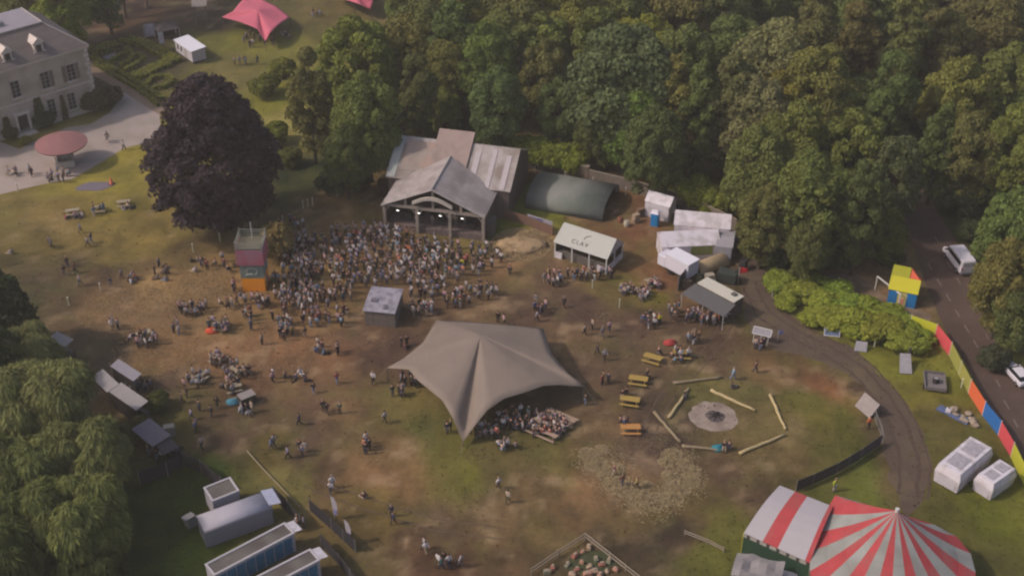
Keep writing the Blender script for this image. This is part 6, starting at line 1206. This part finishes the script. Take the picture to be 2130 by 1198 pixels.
GL = [('on the lawn near the mansion', 4, 152, 452, 22, 8, 'sit ground'), ('on the lawn near the mansion', 4, 207, 445, 14, 8, 'sit stand'), ('on the lawn near the mansion', 3, 258, 433, 16, 7, 'ground'), ('on the open lawn', 2, 107, 518, 8, 5, 'walk'), ('on the open lawn', 2, 187, 508, 5, 10, 'walk'), ('on the open lawn', 1, 25, 528, 2, 2, 'ground'), ('below the copper beech', 7, 338, 572, 16, 18, 'stand ground'), ('below the copper beech', 4, 282, 585, 18, 8, 'ground sit'), ('below the copper beech', 3, 410, 543, 14, 6, 'ground'),
 ('on the gravel forecourt', 2, 222, 302, 4, 10, 'walk'), ('on the gravel forecourt', 1, 258, 312, 1, 1, 'walk'), ('on the gravel forecourt', 2, 65, 365, 3, 9, 'walk'), ('on the gravel forecourt', 3, 25, 362, 16, 8, 'sit'), ('beside the maroon parasol bar', 8, 125, 372, 30, 10, 'stand sit'), ('on the garden path', 1, 213, 186, 1, 1, 'walk'),
 ('behind the copper beech', 5, 512, 136, 26, 5, 'stand walk'), ('at the pink tent', 14, 540, 90, 34, 14, 'stand'), ('at the pink tent', 5, 592, 78, 12, 8, 'sit'), ('between the pink tents', 4, 658, 34, 9, 7, 'sit ground'), ('below the second pink tent', 3, 812, 26, 8, 6, 'stand'),
 ('beside the golden shrub', 30, 608, 500, 34, 40, 'stand'), ('left of the crowd', 26, 625, 560, 36, 34, 'stand hold'), ('beside the painted tower', 3, 487, 606, 5, 7, 'stand'), ('beside the painted tower', 4, 552, 636, 12, 6, 'stand'), ('below the painted tower', 3, 592, 650, 5, 8, 'stand'), ('left of the sound desk hut', 32, 625, 622, 42, 26, 'stand hold walk'),
 ('on the straw slope', 12, 402, 648, 28, 14, 'stand sit'), ('at the table with red heap', 10, 462, 686, 26, 10, 'sit stand'), ('on the straw slope', 4, 522, 664, 10, 12, 'stand'), ('on the mud below the tower', 12, 594, 690, 18, 20, 'stand'), ('left of the sound desk hut', 12, 650, 668, 22, 16, 'stand hold'), ('left of the sound desk hut', 9, 700, 665, 24, 22, 'stand hold'), ('below the sound desk hut', 5, 665, 730, 14, 9, 'stand ground'), ('below the sound desk hut', 2, 702, 738, 6, 5, 'stand'), ('on the open mud', 3, 607, 782, 26, 12, 'walk ground'), ('on the open mud', 2, 567, 792, 5, 7, 'walk'), ('on the open mud', 1, 637, 792, 1, 1, 'ground'), ('on the open mud', 1, 702, 798, 1, 1, 'walk'),
 ('beside the upper stalls', 3, 240, 684, 10, 6, 'stand'), ('at the table near the stalls', 12, 300, 714, 28, 11, 'sit stand'), ('on the straw slope', 4, 372, 690, 16, 12, 'stand'), ('at the weathered table', 9, 415, 795, 24, 18, 'sit stand'), ('at the farthest weathered table', 8, 452, 754, 16, 12, 'sit stand'), ('around the tables by the box', 11, 492, 778, 30, 16, 'sit stand'), ('around the tables by the box', 7, 480, 812, 22, 12, 'sit stand'), ('around the tables by the box', 5, 512, 858, 14, 8, 'stand ground'),
 ('beside the charcoal stall', 2, 408, 900, 4, 9, 'stand'), ('beside the charcoal stall', 1, 420, 934, 1, 1, 'walk'), ('under the charcoal stall', 8, 335, 950, 26, 9, 'stand'), ('beside the grey roofed stall', 5, 305, 812, 16, 8, 'stand'), ('on the mud above the flags', 2, 567, 930, 5, 8, 'walk'), ('on the mud above the flags', 1, 600, 952, 1, 1, 'walk'), ('on the mud above the flags', 3, 632, 944, 10, 8, 'stand'), ('left of the tan tent', 5, 765, 935, 9, 12, 'stand'), ('on the lower field', 1, 758, 1036, 1, 1, 'ground'), ('on the lower field', 2, 692, 1022, 4, 8, 'walk'), ('on the lower field', 2, 820, 1080, 7, 11, 'walk'), ('at the bottom of the field', 2, 886, 1146, 6, 6, 'walk'), ('at the bottom of the field', 4, 925, 1178, 14, 7, 'walk'), ('at the bottom of the field', 1, 958, 1178, 1, 1, 'walk'), ('beside the feather flags', 3, 625, 1098, 8, 14, 'stand'),
 ('in the tan tent opening', 26, 1090, 880, 62, 20, 'stand sit'), ('at the trestle tables', 24, 1140, 892, 40, 20, 'sit'), ('in front of the tan tent', 12, 1010, 905, 36, 10, 'sit stand'), ('in front of the tan tent', 6, 1052, 935, 22, 8, 'sit'), ('under the left tent edge', 12, 860, 795, 34, 16, 'stand'), ('under the left tent edge', 4, 828, 822, 12, 8, 'stand'), ('beside the front tent edge', 2, 932, 898, 6, 6, 'stand'),
 ('right of the sound desk hut', 12, 875, 650, 26, 10, 'stand hold'), ('right of the sound desk hut', 9, 950, 636, 30, 8, 'stand'), ('below the right end of stage', 12, 1000, 612, 34, 16, 'stand walk'), ('below the right end of stage', 2, 1055, 572, 8, 4, 'stand'), ('behind the tan tent', 3, 842, 724, 8, 6, 'stand ground'), ('left of the bar marquee', 11, 1150, 586, 18, 12, 'stand'), ('below the bar marquee', 5, 1122, 646, 22, 8, 'ground stand'), ('behind the tan tent', 1, 1215, 696, 1, 1, 'walk'), ('queueing at the bar marquee', 16, 1225, 580, 48, 7, 'stand hold'),
 ('at the tables near the bar', 6, 1303, 608, 14, 7, 'sit'), ('at the tables near the bar', 9, 1338, 616, 16, 10, 'sit'), ('at the tables near the bar', 6, 1360, 596, 10, 7, 'sit'), ('before the food trailer', 8, 1350, 674, 20, 12, 'stand'), ('before the food trailer', 6, 1402, 658, 14, 12, 'stand'), ('before the food trailer', 7, 1440, 668, 16, 10, 'stand'), ('queueing at the food trailer', 13, 1480, 672, 34, 7, 'stand'), ('near the yellow picnic tables', 5, 1442, 712, 12, 9, 'stand'), ('around the crowded yellow table', 8, 1413, 748, 22, 12, 'sit stand'), ('near the right tent corner', 3, 1258, 798, 10, 6, 'stand'), ('near the right tent corner', 1, 1217, 842, 1, 1, 'stand'), ('at the notice board', 4, 1578, 724, 10, 6, 'stand'), ('near the notice board', 1, 1571, 776, 1, 1, 'walk'), ('behind the fire circle', 2, 1525, 800, 3, 14, 'walk ground'), ('on the front log', 2, 1512, 936, 12, 3, 'sit'), ('at the row of yellow tables', 2, 1300, 826, 7, 3, 'sit'), ('at the row of yellow tables', 3, 1296, 884, 8, 3, 'sit'), ('at the row of yellow tables', 1, 1370, 740, 2, 1, 'sit'), ('at the row of yellow tables', 1, 1345, 786, 2, 1, 'sit'), ('on the log facing tables', 1, 1424, 826, 1, 1, 'sit')]
GL += [('behind the sound desk hut', 16, 700, 618, 50, 12, 'stand hold'), ('at the rear right of the crowd', 14, 910, 618, 60, 8, 'stand hold'), ('between tower and crowd', 16, 580, 600, 30, 26, 'stand hold'), ('on the straw slope', 12, 480, 640, 70, 22, 'stand sit walk'), ('below the copper beech', 8, 440, 556, 60, 14, 'sit ground stand'), ('walking over the lower mud', 7, 720, 850, 130, 60, 'walk stand'), ('walking behind the tan tent', 6, 1100, 655, 90, 26, 'walk stand'), ('walking near the stalls', 8, 400, 850, 70, 60, 'walk stand'), ('walking on the upper mud', 12, 560, 660, 150, 60, 'walk stand'), ('walking by the striped tent side', 4, 1150, 1020, 200, 60, 'walk'), ('walking across the lawn', 7, 200, 540, 150, 60, 'walk'), ('between the tent and tables', 5, 1260, 700, 40, 60, 'walk stand')]
for z_, n_, px, py, rx, ry, ps in GL: grp(z_, n_, px, py, rx, ry, ps)
one('beside the long dark fence', 1735, 1022, 'stand', 30, 'hi-vis yellow'); one('at the steel barriers', 1806, 892, 'stand', 200, 'orange'); one('before the food trailer', 1372, 676, 'stand', 200, 'yellow'); one('near the right end of stage', 962, 560, 'stand', 150, 'yellow'); one(CR, 925, 558, 'hold', 160, 'yellow'); one('alone on the lower field', 1037, 1016, 'walk', 70, 'white')
one(CR, 850, 530, 'stand', 170, 'orange'); one(CR, 856, 536, 'stand', 170, 'orange'); one(CR, 748, 500, 'stand', 170, 'red'); one(CR, 738, 498, 'stand', 170, 'red'); one('below the painted tower', 590, 640, 'stand', 0, 'azure'); one('left of the painted tower', 488, 602, 'stand', 20, 'pink')
for px in (868, 900, 948, 966): one('performing on the stage', px, 470, 'hold', 0, None, .95)
SPEC = {'hi-vis yellow': (186, 190, 60), 'yellow': (200, 190, 40)}
people.sort(key=lambda p: p[0].y)
seen = set(); first = {}; rp = random.Random(77); crowd = []; TD = dict(TOPS)
for i, (q, zone, pose, face, top) in enumerate(people):
    for t in range(60):
        tn, tc_ = (top, SPEC.get(top) or TD[top]) if top else rp.choices(TOPS, TW)[0]; bn, bc = rp.choices(BOT, BW)[0]; hn, hc_ = rp.choices(HR, HW)[0]
        if (zone, tn, bn, hn) not in seen: break
    mg = sum(tc_)/3; tc_ = [mg*.35+v*.65 for v in tc_] if not top else tc_
    if i >= 296: crowd.append((q, pose, face, tc_, bc, hc_)); continue
    seen.add((zone, tn, bn, hn)); bo, to, tr_, ha = PM[pose]; k = rp.uniform(1.02, 1.15)
    b = bpy.data.objects.new('person', bo); col.objects.link(b); b.location = q; b.rotation_euler = (0, 0, R(face)); b.scale = (k, k, k)
    tag(b, 'person with %s hair, %s top and %s trousers %s' % (hn, tn, bn, zone), 'person', 'festival goers')
    for nm, me_, cl in (('top', to, tc_), ('trousers', tr_, bc), ('hair', ha, hc_)):
        o = bpy.data.objects.new(nm, me_); col.objects.link(o); o.parent = b; o.color = (*lin(cl), 1)
print('PEOPLE', len(people), 'crowd', len(crowd))
# the farther part of the crowd as one mass
CM = M('crowd_clothing', (0, 0, 0), attr='ccol', var=.1, scale=4); vs, fs, cs = [], [], []; off = 0
cache = {k: [(np.array([v.co[:] for v in m.vertices]), [tuple(p.vertices) for p in m.polygons]) for m in PM[k]] for k in PM}
for q, pose, face, tc_, bc, hc_ in crowd:
    for (co, fc), c in zip(cache[pose], ((176, 130, 106), tc_, bc, hc_)):
        a = R(face); k = 1.0; co = co*1.08; xy = np.stack([co[:, 0]*math.cos(a)-co[:, 1]*math.sin(a)+q.x, co[:, 0]*math.sin(a)+co[:, 1]*math.cos(a)+q.y, co[:, 2]+q.z], 1)
        vs.append(xy); fs += [tuple(j+off for j in f) for f in fc]; off += len(co); cs.append(np.tile([*lin(c), 1.0], (len(co), 1)))
me = bpy.data.meshes.new('crowd'); me.from_pydata(np.concatenate(vs).tolist(), [], fs); me.materials.append(CM); at = me.color_attributes.new('ccol', 'FLOAT_COLOR', 'POINT'); at.data.foreach_set('color', np.concatenate(cs).ravel())
o = bpy.data.objects.new('crowd', me); col.objects.link(o); tag(o, 'far part of the packed festival crowd before the stage and beyond', None, None, 'stuff')

# ------------------------------------------------------------------ haze volume added to lift the dark tones
hz = MB().box(-905, -305, -1, 905, 1005, 112).build('haze', None); hz.data.materials.clear()
hm_ = bpy.data.materials.new('added_haze'); hm_.use_nodes = True; n_ = hm_.node_tree.nodes; n_.remove(n_['Principled BSDF']); pv = n_.new('ShaderNodeVolumePrincipled')
pv.inputs['Density'].default_value = .00038; pv.inputs['Color'].default_value = (.95, .83, .72, 1); pv.inputs['Anisotropy'].default_value = .2
hm_.node_tree.links.new(pv.outputs[0], n_['Material Output'].inputs['Volume']); hz.data.materials.append(hm_); hz['kind'] = 'stuff'; hz['label'] = 'thin pale haze added over the whole site to lift the darks'
